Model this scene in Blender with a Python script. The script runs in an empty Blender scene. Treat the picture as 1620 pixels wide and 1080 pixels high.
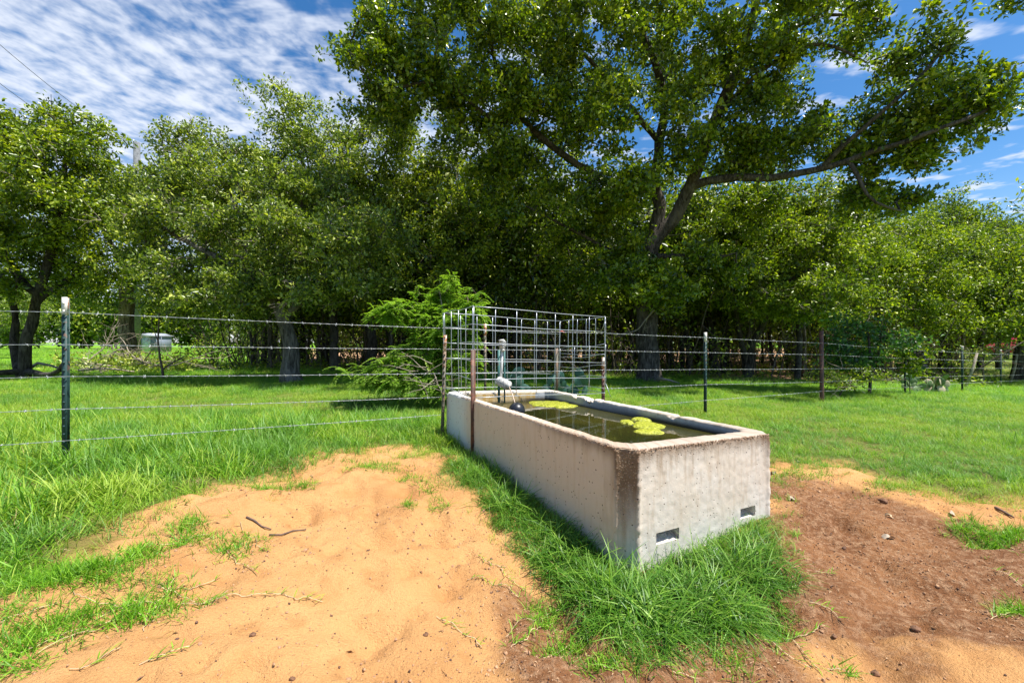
import bpy, math, random
import numpy as np
from mathutils import Vector

# ------------------------------------------------------------------ camera, world, sun
S = bpy.context.scene
COL = S.collection
F, HX, HY, EYE = 665.0, 810.0, 541.0, 1.11          # lens in photo pixels, vanishing point, eye height
cam_d = bpy.data.cameras.new('camera')
cam = bpy.data.objects.new('camera', cam_d); COL.objects.link(cam)
cam.location = (0, 0, EYE); cam.rotation_euler = (math.radians(90), 0, 0)
cam_d.sensor_width = 36; cam_d.lens = F/1620*36; cam_d.shift_y = (HY-540)/1620
cam_d.clip_start = .05; cam_d.clip_end = 2000
S.camera = cam
SUN_EL, SUN_H = math.radians(65), (.955, -.30)        # towards the sun: from the right, high
s_az = math.atan2(SUN_H[0], SUN_H[1])
sd = bpy.data.lights.new('sun', 'SUN'); sd.energy = 5.0; sd.angle = math.radians(.5); sd.color = (1, .955, .88)
so = bpy.data.objects.new('sun', sd); COL.objects.link(so)
sv = Vector((math.sin(s_az)*math.cos(SUN_EL), math.cos(s_az)*math.cos(SUN_EL), math.sin(SUN_EL)))
so.rotation_euler = sv.to_track_quat('Z', 'Y').to_euler(); so.location = (3, -3, 12)
S.view_settings.view_transform = 'Standard'; S.view_settings.look = 'None'
S.view_settings.exposure = 0.88; S.view_settings.gamma = 1; S.view_settings.use_curve_mapping = False
S.render.engine = 'CYCLES'
S.cycles.max_bounces = 8; S.cycles.diffuse_bounces = 4; S.cycles.glossy_bounces = 3; S.cycles.transmission_bounces = 5
S.cycles.caustics_reflective = False; S.cycles.caustics_refractive = False; S.cycles.use_denoising = True

W = bpy.data.worlds.new('World'); S.world = W; W.use_nodes = True
def make_world():
    nt = W.node_tree; N = nt.nodes; L = nt.links; N.clear()
    out = N.new('ShaderNodeOutputWorld'); bg = N.new('ShaderNodeBackground'); bg.inputs[1].default_value = .105
    sky = N.new('ShaderNodeTexSky'); sky.sky_type = 'NISHITA'; sky.sun_disc = False
    sky.sun_elevation = SUN_EL; sky.sun_rotation = s_az; sky.air_density = 1.0; sky.dust_density = .4; sky.ozone_density = 3.0
    tc = N.new('ShaderNodeTexCoord'); sp = N.new('ShaderNodeSeparateXYZ'); L.new(tc.outputs['Generated'], sp.inputs[0])
    def M(op, a, b=None, c=None):
        n = N.new('ShaderNodeMath'); n.operation = op
        for i, v in enumerate((a, b, c)):
            if v is None: continue
            if isinstance(v, (int, float)): n.inputs[i].default_value = v
            else: L.new(v, n.inputs[i])
        return n.outputs[0]
    z = M('MAXIMUM', sp.outputs[2], .03)
    px = M('DIVIDE', sp.outputs[0], z); py = M('DIVIDE', sp.outputs[1], z)
    cb = N.new('ShaderNodeCombineXYZ'); L.new(px, cb.inputs[0]); L.new(py, cb.inputs[1])
    def noise(scale, det, rough, rot=0, st=(1, 1, 1), dist=0):
        m = N.new('ShaderNodeMapping'); L.new(cb.outputs[0], m.inputs[0]); m.inputs['Rotation'].default_value[2] = rot
        m.inputs['Scale'].default_value = st
        n = N.new('ShaderNodeTexNoise'); n.inputs['Scale'].default_value = scale; n.inputs['Detail'].default_value = det
        n.inputs['Roughness'].default_value = rough; n.inputs['Distortion'].default_value = dist
        L.new(m.outputs[0], n.inputs[0]); return n.outputs[0]
    big = noise(.9, 3, .5)
    cells = noise(9.0, 3, .5, rot=.35, st=(1.25, 1, 1), dist=.25)
    fine = noise(24, 3, .6, rot=.35, st=(1.2, 1, 1))
    wisp = noise(2.6, 4, .55, rot=.5, st=(1, 2.4, 1))
    cov = M('ADD', M('MULTIPLY', px, -.9), py)
    cov = M('ADD', cov, M('MULTIPLY', M('SUBTRACT', big, .5), 2.0))
    def ramp(v, a, b, c=0., d=1.):
        n = N.new('ShaderNodeMapRange'); n.interpolation_type = 'SMOOTHSTEP'
        for i, q in zip((1, 2, 3, 4), (a, b, c, d)): n.inputs[i].default_value = q
        L.new(v, n.inputs[0]); return n.outputs[0]
    c = ramp(cov, 1.35, 2.5)
    tex = M('ADD', M('MULTIPLY', cells, .75), M('MULTIPLY', fine, .25))
    thr = M('SUBTRACT', .68, M('MULTIPLY', c, .35))
    d = M('SUBTRACT', tex, thr)
    mask = ramp(d, -.11, .36)
    mask = M('MULTIPLY', mask, ramp(c, 0, .35))
    w2 = M('MULTIPLY', ramp(M('ADD', M('MULTIPLY', wisp, .72), M('MULTIPLY', cells, .28)), .49, .66), .82)
    w2 = M('MULTIPLY', w2, M('SUBTRACT', 1, M('MULTIPLY', ramp(big, .60, .75), .6)))
    mask = M('MAXIMUM', mask, w2)
    haze = M('MULTIPLY', ramp(sp.outputs[2], 0, .30, 1, 0), .38)
    mask = M('MAXIMUM', mask, haze)
    mask = M('MULTIPLY', mask, .90)
    hs = N.new('ShaderNodeHueSaturation'); hs.inputs['Saturation'].default_value = 1.3; hs.inputs['Value'].default_value = .88
    L.new(sky.outputs[0], hs.inputs['Color'])
    mx = N.new('ShaderNodeMix'); mx.data_type = 'RGBA'; L.new(mask, mx.inputs[0]); L.new(hs.outputs[0], mx.inputs[6])
    mx.inputs[7].default_value = (5.0, 5.3, 5.9, 1)
    L.new(mx.outputs[2], bg.inputs[0]); L.new(bg.outputs[0], out.inputs[0])
make_world()

# ------------------------------------------------------------------ helpers
rng = np.random.default_rng(11)
def P(px, py, D): return np.array(((px-HX)/F*D, D, EYE-(py-HY)/F*D))
def sst(a, b, x): t = np.clip((x-a)/(b-a), 0, 1); return t*t*(3-2*t)
def vnoise(x, y, s=1., seed=0):
    x = np.asarray(x, float)*s+seed*17.3; y = np.asarray(y, float)*s-seed*9.1
    xi = np.floor(x).astype(np.int64); yi = np.floor(y).astype(np.int64); fx = x-xi; fy = y-yi
    def h(a, b):
        n = (a*374761393+b*668265263+seed*974711) & 0x7fffffff; n = ((n ^ (n >> 13))*1274126177) & 0x7fffffff
        return ((n ^ (n >> 16)) & 0xffff)/65535.
    fx = fx*fx*(3-2*fx); fy = fy*fy*(3-2*fy)
    return (h(xi, yi)*(1-fx)+h(xi+1, yi)*fx)*(1-fy)+(h(xi, yi+1)*(1-fx)+h(xi+1, yi+1)*fx)*fy
def fbm(x, y, s=1., oct=4, seed=0):
    r = 0; a = .5; t = 0
    for i in range(oct): r = r+a*vnoise(x, y, s, seed+i*7); t += a; a *= .5; s *= 2.03
    return r/t
def gz(x, y):                                       # the lie of the land
    x = np.asarray(x, float); y = np.asarray(y, float)
    z = .2-.028*np.clip(x, -2.5, 14)
    z = z+(.02-z)*sst(11, 24, y)
    z = z-.19*np.exp(-(((x-1.0)/1.7)**2+((y-1.5)/1.35)**2))
    z = z+.05*(fbm(x, y, .45, 2, 3)-.5)*sst(1, 5, y)
    return z
def G(px, py):
    D = 3.
    for _ in range(60): D = .5*D+.5*max(.3, (EYE-float(gz((px-HX)/F*D, D)))*F/max(py-HY, 1.))
    return np.array(((px-HX)/F*D, D, float(gz((px-HX)/F*D, D))))
def Gpoly(pts): return np.array([G(*p)[:2] for p in pts])
def poly_sd(x, y, poly):                            # signed distance, + inside
    d = np.full(x.shape, 1e9); ins = np.zeros(x.shape, bool); n = len(poly)
    for i in range(n):
        ax, ay = poly[i]; bx, by = poly[(i+1) % n]; ex, ey = bx-ax, by-ay
        t = np.clip(((x-ax)*ex+(y-ay)*ey)/(ex*ex+ey*ey+1e-12), 0, 1)
        d = np.minimum(d, np.hypot(x-ax-t*ex, y-ay-t*ey))
        if ay != by:
            c = ((ay > y) != (by > y)) & (x < (bx-ax)*(y-ay)/(by-ay)+ax); ins ^= c
    return np.where(ins, d, -d)

def mesh(name, V, faces, mats=(), smooth=False, attrs=None, midx=None):
    V = np.ascontiguousarray(V, dtype=np.float32).reshape(-1, 3)
    if isinstance(faces, np.ndarray): faces = [faces]
    faces = [np.asarray(f, dtype=np.int32) for f in faces if len(f)]
    me = bpy.data.meshes.new(name); me.vertices.add(len(V)); me.vertices.foreach_set('co', V.ravel())
    loops = np.concatenate([f.ravel() for f in faces]) if faces else np.zeros(0, np.int32)
    sizes = np.concatenate([np.full(len(f), f.shape[1], np.int32) for f in faces]) if faces else np.zeros(0, np.int32)
    starts = np.zeros(len(sizes), np.int32)
    if len(sizes): starts[1:] = np.cumsum(sizes)[:-1]
    me.loops.add(len(loops)); me.loops.foreach_set('vertex_index', loops)
    me.polygons.add(len(sizes)); me.polygons.foreach_set('loop_start', starts); me.polygons.foreach_set('loop_total', sizes)
    if midx is not None: me.polygons.foreach_set('material_index', np.asarray(midx, np.int32))
    me.update(calc_edges=True)
    if smooth: me.polygons.foreach_set('use_smooth', np.ones(len(sizes), bool))
    for k, v in (attrs or {}).items():
        v = np.asarray(v, np.float32)
        if v.ndim == 1: a = me.attributes.new(k, 'FLOAT', 'POINT'); a.data.foreach_set('value', v)
        else: a = me.attributes.new(k, 'FLOAT_VECTOR', 'POINT'); a.data.foreach_set('vector', v.ravel())
    for m in (mats if isinstance(mats, (list, tuple)) else [mats]): me.materials.append(m)
    return me
def obj(name, me, parent=None, loc=None):
    o = bpy.data.objects.new(name, me); COL.objects.link(o)
    if parent is not None: o.parent = parent
    if loc is not None: o.location = loc
    return o
def tag(o, label=None, cat=None, group=None, kind=None):
    if label: o['label'] = label
    if cat: o['category'] = cat
    if group: o['group'] = group
    if kind: o['kind'] = kind
    return o
def thing(name, label, cat, loc=(0, 0, 0), group=None):
    o = obj(name, None, None, loc); return tag(o, label, cat, group)
class MB:                                           # collects simple shapes
    def __init__(s): s.v = []; s.q = []; s.t = []; s.n = 0
    def add(s, V, q=None, t=None):
        V = np.asarray(V, float).reshape(-1, 3); s.v.append(V)
        if q is not None and len(q): s.q.append(np.asarray(q, int)+s.n)
        if t is not None and len(t): s.t.append(np.asarray(t, int)+s.n)
        s.n += len(V)
    def box(s, c, size, ax=None):
        c = np.asarray(c, float); h = np.asarray(size, float)/2; ax = np.eye(3) if ax is None else np.asarray(ax)
        V = [c+ax.T@(h*np.array(k)) for k in ((-1, -1, -1), (1, -1, -1), (1, 1, -1), (-1, 1, -1), (-1, -1, 1), (1, -1, 1), (1, 1, 1), (-1, 1, 1))]
        s.add(V, q=[(0, 3, 2, 1), (4, 5, 6, 7), (0, 1, 5, 4), (1, 2, 6, 5), (2, 3, 7, 6), (3, 0, 4, 7)])
    def tube(s, pts, r, n=6, cap=True):
        V, q, t = tube_arrays(np.asarray(pts, float), r, n, cap); s.add(V, q, t)
    def sphere(s, c, r, n=12, m=8, sq=(1, 1, 1)):
        V = []; q = []
        for j in range(m+1):
            th = math.pi*j/m
            for i in range(n): V.append((c[0]+r*sq[0]*math.sin(th)*math.cos(2*math.pi*i/n), c[1]+r*sq[1]*math.sin(th)*math.sin(2*math.pi*i/n), c[2]+r*sq[2]*math.cos(th)))
        for j in range(m):
            for i in range(n): q.append((j*n+i, (j+1)*n+i, (j+1)*n+(i+1) % n, j*n+(i+1) % n))
        s.add(V, q=q)
    def me(s, name, mat, smooth=False, attrs=None):
        V = np.concatenate(s.v); f = []
        if s.q: f.append(np.concatenate(s.q))
        if s.t: f.append(np.concatenate(s.t))
        return mesh(name, V, f, mat, smooth, attrs)
def tube_arrays(pts, r, n=6, cap=True):
    m = len(pts); r = np.broadcast_to(np.asarray(r, float), (m,))
    T = np.gradient(pts, axis=0) if m > 2 else np.repeat((pts[-1]-pts[0])[None], m, 0)
    T /= (np.linalg.norm(T, axis=1, keepdims=True)+1e-9)
    up = np.array((0, 0, 1.)) if abs(T[0, 2]) < .9 else np.array((1., 0, 0))
    U = np.cross(T, up); U /= (np.linalg.norm(U, axis=1, keepdims=True)+1e-9)
    for i in range(1, m):
        if U[i]@U[i-1] < 0: U[i] *= -1
    Vv = np.cross(T, U); a = np.arange(n)*2*math.pi/n
    V = pts[:, None]+r[:, None, None]*(np.cos(a)[None, :, None]*U[:, None]+np.sin(a)[None, :, None]*Vv[:, None])
    i = np.arange(m-1)[:, None]*n; j = np.arange(n)[None]; j2 = (j+1) % n
    q = np.stack([i+j, i+j2, i+n+j2, i+n+j], -1).reshape(-1, 4)
    t = []
    if cap and n > 2:
        for k in range(1, n-1): t.append((0, k+1, k)); t.append(((m-1)*n, (m-1)*n+k, (m-1)*n+k+1))
    return V.reshape(-1, 3), q, t

# ------------------------------------------------------------------ materials
def mat(name):
    m = bpy.data.materials.new(name); m.use_nodes = True; nt = m.node_tree
    return m, nt.nodes, nt.links, nt.nodes['Principled BSDF']
def nn(N, t, **k):
    n = N.new(t)
    for a, v in k.items():
        if a in n.inputs: n.inputs[a].default_value = v
        else: setattr(n, a, v)
    return n
def noise_n(N, L, scale, det=4, rough=.55, coord=None, dist=0):
    n = nn(N, 'ShaderNodeTexNoise', Scale=scale, Detail=det, Roughness=rough, Distortion=dist)
    if coord is not None: L.new(coord, n.inputs['Vector'])
    return n.outputs[0]
def ramp_n(N, L, v, stops, interp='LINEAR'):
    r = N.new('ShaderNodeValToRGB'); r.color_ramp.interpolation = interp; e = r.color_ramp.elements
    while len(e) < len(stops): e.new(.5)
    for q, (p, c) in zip(e, stops): q.position = p; q.color = (c, c, c, 1) if isinstance(c, (int, float)) else (*c, 1)
    L.new(v, r.inputs[0]); return r.outputs[0]
def mix_n(N, L, f, a, b, blend='MIX'):
    m = N.new('ShaderNodeMix'); m.data_type = 'RGBA'; m.blend_type = blend
    for i, v in ((0, f), (6, a), (7, b)):
        if isinstance(v, tuple): m.inputs[i].default_value = (*v, 1)
        elif isinstance(v, (int, float)): m.inputs[i].default_value = v
        else: L.new(v, m.inputs[i])
    return m.outputs[2]
def math_n(N, L, op, a, b=0.):
    n = N.new('ShaderNodeMath'); n.operation = op
    for i, v in enumerate((a, b)):
        if isinstance(v, (int, float)): n.inputs[i].default_value = v
        else: L.new(v, n.inputs[i])
    return n.outputs[0]
def bump_n(N, L, b, h, s, d=.01):
    n = nn(N, 'ShaderNodeBump', Strength=s, Distance=d); L.new(h, n.inputs['Height']); L.new(n.outputs[0], b.inputs['Normal']); return n
def coord(N, kind='Object'): return N.new('ShaderNodeTexCoord').outputs[kind]
def attr(N, name, out='Fac'): a = N.new('ShaderNodeAttribute'); a.attribute_name = name; return a.outputs[out]

def leaf_mat(name, dark, mid, light, rough=.42, trans=.42, spec=.5):
    m, N, L, b = mat(name)
    c = ramp_n(N, L, attr(N, 'tone'), [(0., dark), (.5, mid), (1., light)])
    L.new(c, b.inputs['Base Color']); b.inputs['Roughness'].default_value = rough
    b.inputs['Specular IOR Level'].default_value = spec
    tr = N.new('ShaderNodeBsdfTranslucent')
    tc = mix_n(N, L, 1., c, (1.25, 1.35, .45), 'MULTIPLY'); L.new(tc, tr.inputs[0])
    mx = N.new('ShaderNodeMixShader'); mx.inputs[0].default_value = trans
    L.new(b.outputs[0], mx.inputs[1]); L.new(tr.outputs[0], mx.inputs[2])
    L.new(mx.outputs[0], N['Material Output'].inputs[0]); return m
def plain(name, col, rough=.7, metal=0., var=.25, scale=30, bump=0., spec=.5):
    m, N, L, b = mat(name); co = coord(N)
    f = noise_n(N, L, scale, 5, .6, co)
    c = mix_n(N, L, ramp_n(N, L, f, [(.3, 0.), (.7, 1.)]), tuple(x*(1-var) for x in col), tuple(min(1, x*(1+var)) for x in col))
    L.new(c, b.inputs['Base Color']); b.inputs['Roughness'].default_value = rough; b.inputs['Metallic'].default_value = metal
    b.inputs['Specular IOR Level'].default_value = spec
    if bump: bump_n(N, L, b, f, bump)
    return m
def bark(name, a, b_, c_, sc=1.):
    m, N, L, b = mat(name); co = coord(N, 'Object')
    mp = nn(N, 'ShaderNodeMapping'); mp.inputs['Scale'].default_value = (1, 1, .22); L.new(co, mp.inputs[0])
    f = noise_n(N, L, 22*sc, 6, .65, mp.outputs[0], .6); g = noise_n(N, L, 2.2*sc, 4, .6, co)
    c = ramp_n(N, L, f, [(.36, a), (.5, b_), (.66, c_)])
    c = mix_n(N, L, ramp_n(N, L, g, [(.5, 0.), (.7, .55)]), c, tuple(x*1.1+.02 for x in c_))
    L.new(c, b.inputs['Base Color']); b.inputs['Roughness'].default_value = .9; b.inputs['Specular IOR Level'].default_value = .2
    bump_n(N, L, b, f, .9, .03); return m
M = {}
M['oak_leaf'] = leaf_mat('oak_leaf', (.026, .062, .006), (.18, .27, .012), (.50, .54, .03), trans=.36, rough=.34, spec=.7)
M['oak_leaf_dark'] = leaf_mat('oak_leaf_dark', (.028, .062, .010), (.17, .25, .020), (.48, .52, .05), trans=.36, rough=.38, spec=.6)
M['elm_leaf'] = leaf_mat('elm_leaf', (.035, .075, .008), (.19, .28, .018), (.48, .53, .04), rough=.42, trans=.38)
M['grey_leaf'] = leaf_mat('grey_leaf', (.028, .062, .012), (.18, .26, .026), (.54, .58, .11), rough=.36, trans=.36, spec=.6)
M['mesquite_leaf'] = leaf_mat('mesquite_leaf', (.10, .21, .02), (.22, .37, .045), (.40, .53, .10), rough=.5, trans=.5)
M['blue_leaf'] = leaf_mat('blue_leaf', (.02, .075, .018), (.055, .15, .035), (.18, .32, .08), rough=.4)
M['bark_grey'] = bark('bark_grey', (.035, .03, .026), (.10, .088, .076), (.21, .19, .165))
M['bark_oak'] = bark('bark_oak', (.022, .018, .014), (.065, .054, .044), (.15, .13, .11))
M['bark_dark'] = bark('bark_dark', (.018, .015, .012), (.045, .038, .032), (.10, .088, .075))
M['bark_brown'] = bark('bark_brown', (.07, .048, .034), (.2, .15, .115), (.38, .30, .24))
M['dead_wood'] = plain('dead_wood', (.27, .225, .175), .85, var=.4, scale=12)
M['grass'] = leaf_mat('grass', (.055, .16, .008), (.15, .35, .014), (.36, .57, .05), rough=.5, trans=.35, spec=.35)
M['grass_dense'] = leaf_mat('grass_dense', (.022, .08, .008), (.08, .215, .014), (.30, .48, .065), rough=.45, trans=.35, spec=.4)
M['straw_grass'] = leaf_mat('straw_grass', (.22, .17, .07), (.40, .32, .15), (.58, .5, .28), rough=.7, trans=.2, spec=.2)
M['straw'] = plain('straw', (.55, .40, .24), .8, var=.35, scale=9)
M['galv'] = plain('galvanised_wire', (.46, .49, .53), .42, .75, .15, 60)
M['galv_dull'] = plain('galvanised_fence_wire', (.50, .52, .54), .5, .5, .25, 40)
M['white_paint'] = plain('white_paint', (.72, .72, .70), .6, var=.2, scale=50)
M['soil_clod'] = plain('soil_clod', (.17, .085, .045), .95, var=.4, scale=25, bump=.8)
M['stick'] = plain('stick', (.13, .085, .065), .85, var=.4, scale=30, bump=.5)
def post_mat(name, base, rust, amt):
    m, N, L, b = mat(name); co = coord(N)
    f = noise_n(N, L, 16, 6, .65, co)
    c = mix_n(N, L, ramp_n(N, L, f, [(.62-amt, 0.), (.70-amt, 1.)]), base, rust)
    L.new(c, b.inputs['Base Color']); b.inputs['Roughness'].default_value = .6; bump_n(N, L, b, f, .3); return m
M['post_green'] = post_mat('green_post_paint', (.012, .045, .042), (.12, .06, .035), .03)
M['post_teal'] = post_mat('teal_post_paint', (.05, .155, .145), (.13, .10, .08), .05)
M['post_rust'] = post_mat('rusty_steel', (.075, .035, .022), (.17, .065, .035), .12)
M['post_olive'] = post_mat('olive_post_paint', (.10, .095, .065), (.16, .10, .06), .12)
M['post_tip'] = post_mat('white_post_tip', (.70, .68, .62), (.32, .12, .05), .10)
M['post_tip_rust'] = post_mat('rusty_white_post_tip', (.66, .62, .56), (.36, .15, .06), .20)

# ------------------------------------------------------------------ ground
SAND_L = Gpoly([(-500, 1300), (-500, 1050), (0, 1000), (60, 972), (130, 945), (200, 922), (228, 885), (280, 838), (345, 795), (410, 770), (480, 742), (545, 724),
                (610, 716), (650, 722), (690, 735), (720, 768), (760, 800), (800, 845), (850, 890), (900, 930), (1000, 940), (1150, 930), (1230, 880),
                (1222, 790), (1217, 735), (1262, 733), (1330, 742), (1385, 765), (1440, 788), (1510, 795), (1620, 803), (2200, 830), (2400, 1500)])
DIRT = Gpoly([(1100, 700), (1205, 742), (1290, 760), (1390, 785), (1480, 812), (1620, 850), (1800, 900), (2000, 1000), (1700, 1050), (1560, 1040), (1480, 1060), (1400, 1040), (1335, 1018), (1300, 1035), (1285, 1100), (1050, 1180), (890, 1140), (800, 1000), (835, 930), (1100, 870), (1200, 800)])
DIRT2 = Gpoly([(900, 1300), (1330, 1030), (1600, 1080), (1900, 1010), (1620, 980), (1500, 1040), (1200, 1100)])
def near_masks(x, y):
    sd_ = poly_sd(x, y, SAND_L); nz = fbm(x, y, 3.2, 4, 5)-.5; sand = sst(-.38, -.12, sd_+nz*.5)
    dd = np.maximum(poly_sd(x, y, DIRT), poly_sd(x, y, DIRT2)*.6); dirt = sst(-.2, .2, dd+nz*.35+(fbm(x, y, 1.6, 3, 21)-.5)*.3)
    return sand, dirt
def relief(x, y, sand):
    lum = (fbm(x, y, 2.2, 3, 31)-.5)*.13+(fbm(x, y, 7., 3, 41)-.5)*.028+(fbm(x, y, 17., 3, 51)-.5)*.014
    hoof = -np.clip(fbm(x, y, 5.5, 2, 61)-.62, 0, 1)*.22-np.clip(fbm(x, y, 11, 2, 63)-.66, 0, 1)*.10
    return (lum+hoof)*(.25+.75*sand)
def make_ground():
    xs = [0.]; st = .024
    while xs[-1] < 700:
        xs.append(xs[-1]+st)
        if xs[-1] > 3.2: st *= 1.07
    xs = np.array(xs); xs = np.concatenate([-xs[:0:-1], xs])
    ys = [.2]; st = .019
    while ys[-1] < 5.2: ys.append(ys[-1]+st); st *= 1.003
    while ys[-1] < 900: ys.append(ys[-1]+st); st *= 1.065
    back = []; yb = .2; st = .08
    while yb > -300: yb -= st; back.append(yb); st *= 1.3
    ys = np.array(back[::-1]+ys); X, Y = np.meshgrid(xs, ys)
    sand = np.zeros(X.shape); dirt = np.zeros(X.shape); nr = (Y < 9) & (Y > -6) & (np.abs(X) < 9)
    s, d = near_masks(X[nr], Y[nr]); sand[nr] = s; dirt[nr] = d
    Z = gz(X, Y)+relief(X, Y, sand)*sst(12, 6, Y)
    wood = sst(11.8, 14.2, Y+(fbm(X, Y, .5, 3, 9)-.5)*4)*sst(-11, -7.5, X+(Y-14)*.42+(fbm(X, Y, .3, 2, 19)-.5)*4)*sst(85, 60, Y)
    wood *= 1-sst(8., 16., X-(Y-12)*.85)*.55
    n, m_ = X.shape[1], X.shape[0]; i = np.arange((m_-1)*n).reshape(m_-1, n)[:, :-1].ravel()
    q = np.stack([i, i+1, i+1+n, i+n], 1)
    m, N, L, b = mat('ground_soil'); co = coord(N)
    n1 = noise_n(N, L, 1.7, 5, .6, co); n2 = noise_n(N, L, 34, 6, .7, co); n3 = noise_n(N, L, 210, 3, .7, co); n4 = noise_n(N, L, 7, 5, .6, co, .5)
    sandc = mix_n(N, L, ramp_n(N, L, n1, [(.32, 0.), (.68, 1.)]), (.54, .272, .10), (.67, .375, .15))
    sandc = mix_n(N, L, ramp_n(N, L, n4, [(.50, 0.), (.68, .55)]), sandc, (.44, .20, .065))
    sandc = mix_n(N, L, ramp_n(N, L, n2, [(.60, 0.), (.74, .6)]), sandc, (.30, .155, .07))
    sandc = mix_n(N, L, ramp_n(N, L, n3, [(.35, .35), (.55, 0.)]), sandc, (.31, .17, .085))
    n6 = noise_n(N, L, 1.15, 4, .6, co, .6); dirtc = mix_n(N, L, ramp_n(N, L, n4, [(.38, 0.), (.62, 1.)]), (.225, .098, .04), (.33, .155, .065))
    dirtc = mix_n(N, L, ramp_n(N, L, n6, [(.46, 0.), (.56, .65)]), dirtc, (.18, .077, .033))
    dirtc = mix_n(N, L, ramp_n(N, L, n2, [(.46, 0.), (.64, .85)]), dirtc, (.42, .25, .14))
    dirtc = mix_n(N, L, ramp_n(N, L, n3, [(.38, .6), (.5, 0.)]), dirtc, (.07, .035, .02))
    da = ramp_n(N, L, math_n(N, L, 'ADD', attr(N, 'dirt'), math_n(N, L, 'MULTIPLY', math_n(N, L, 'SUBTRACT', n4, .5), .8)), [(.3, 0.), (.75, 1.)])
    bare = mix_n(N, L, da, sandc, dirtc)
    under = mix_n(N, L, n2, (.08, .13, .02), (.22, .18, .06))
    farg = mix_n(N, L, ramp_n(N, L, n1, [(.35, 0.), (.65, 1.)]), (.125, .28, .010), (.20, .38, .018))
    farg = mix_n(N, L, ramp_n(N, L, n2, [(.45, 0.), (.7, .5)]), farg, (.06, .15, .01))
    turf = mix_n(N, L, attr(N, 'far'), under, farg)
    c = mix_n(N, L, attr(N, 'sand'), turf, bare)
    litter = mix_n(N, L, ramp_n(N, L, n2, [(.38, 0.), (.62, 1.)]), (.24, .12, .06), (.66, .42, .25))
    c = mix_n(N, L, attr(N, 'wood'), c, litter)
    L.new(c, b.inputs['Base Color']); b.inputs['Roughness'].default_value = .95; b.inputs['Specular IOR Level'].default_value = .15
    n5 = noise_n(N, L, 95, 4, .7, co); h = math_n(N, L, 'ADD', math_n(N, L, 'ADD', n2, n5), math_n(N, L, 'MULTIPLY', n3, .6)); bump_n(N, L, b, h, .9, .014)
    far = sst(4.5, 11, Y)
    me = mesh('ground', np.stack([X.ravel(), Y.ravel(), Z.ravel()], 1), q, m, True,
              dict(sand=sand.ravel(), dirt=dirt.ravel(), far=far.ravel(), wood=wood.ravel()))
    tag(obj('ground', me), 'sandy and grassy pasture ground', kind='structure')
    return None
make_ground()
def gsurf(x, y):
    s, d = near_masks(np.atleast_1d(np.asarray(x, float)), np.atleast_1d(np.asarray(y, float)))
    r = gz(x, y)+relief(x, y, s)*sst(12, 6, y); return r

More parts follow.
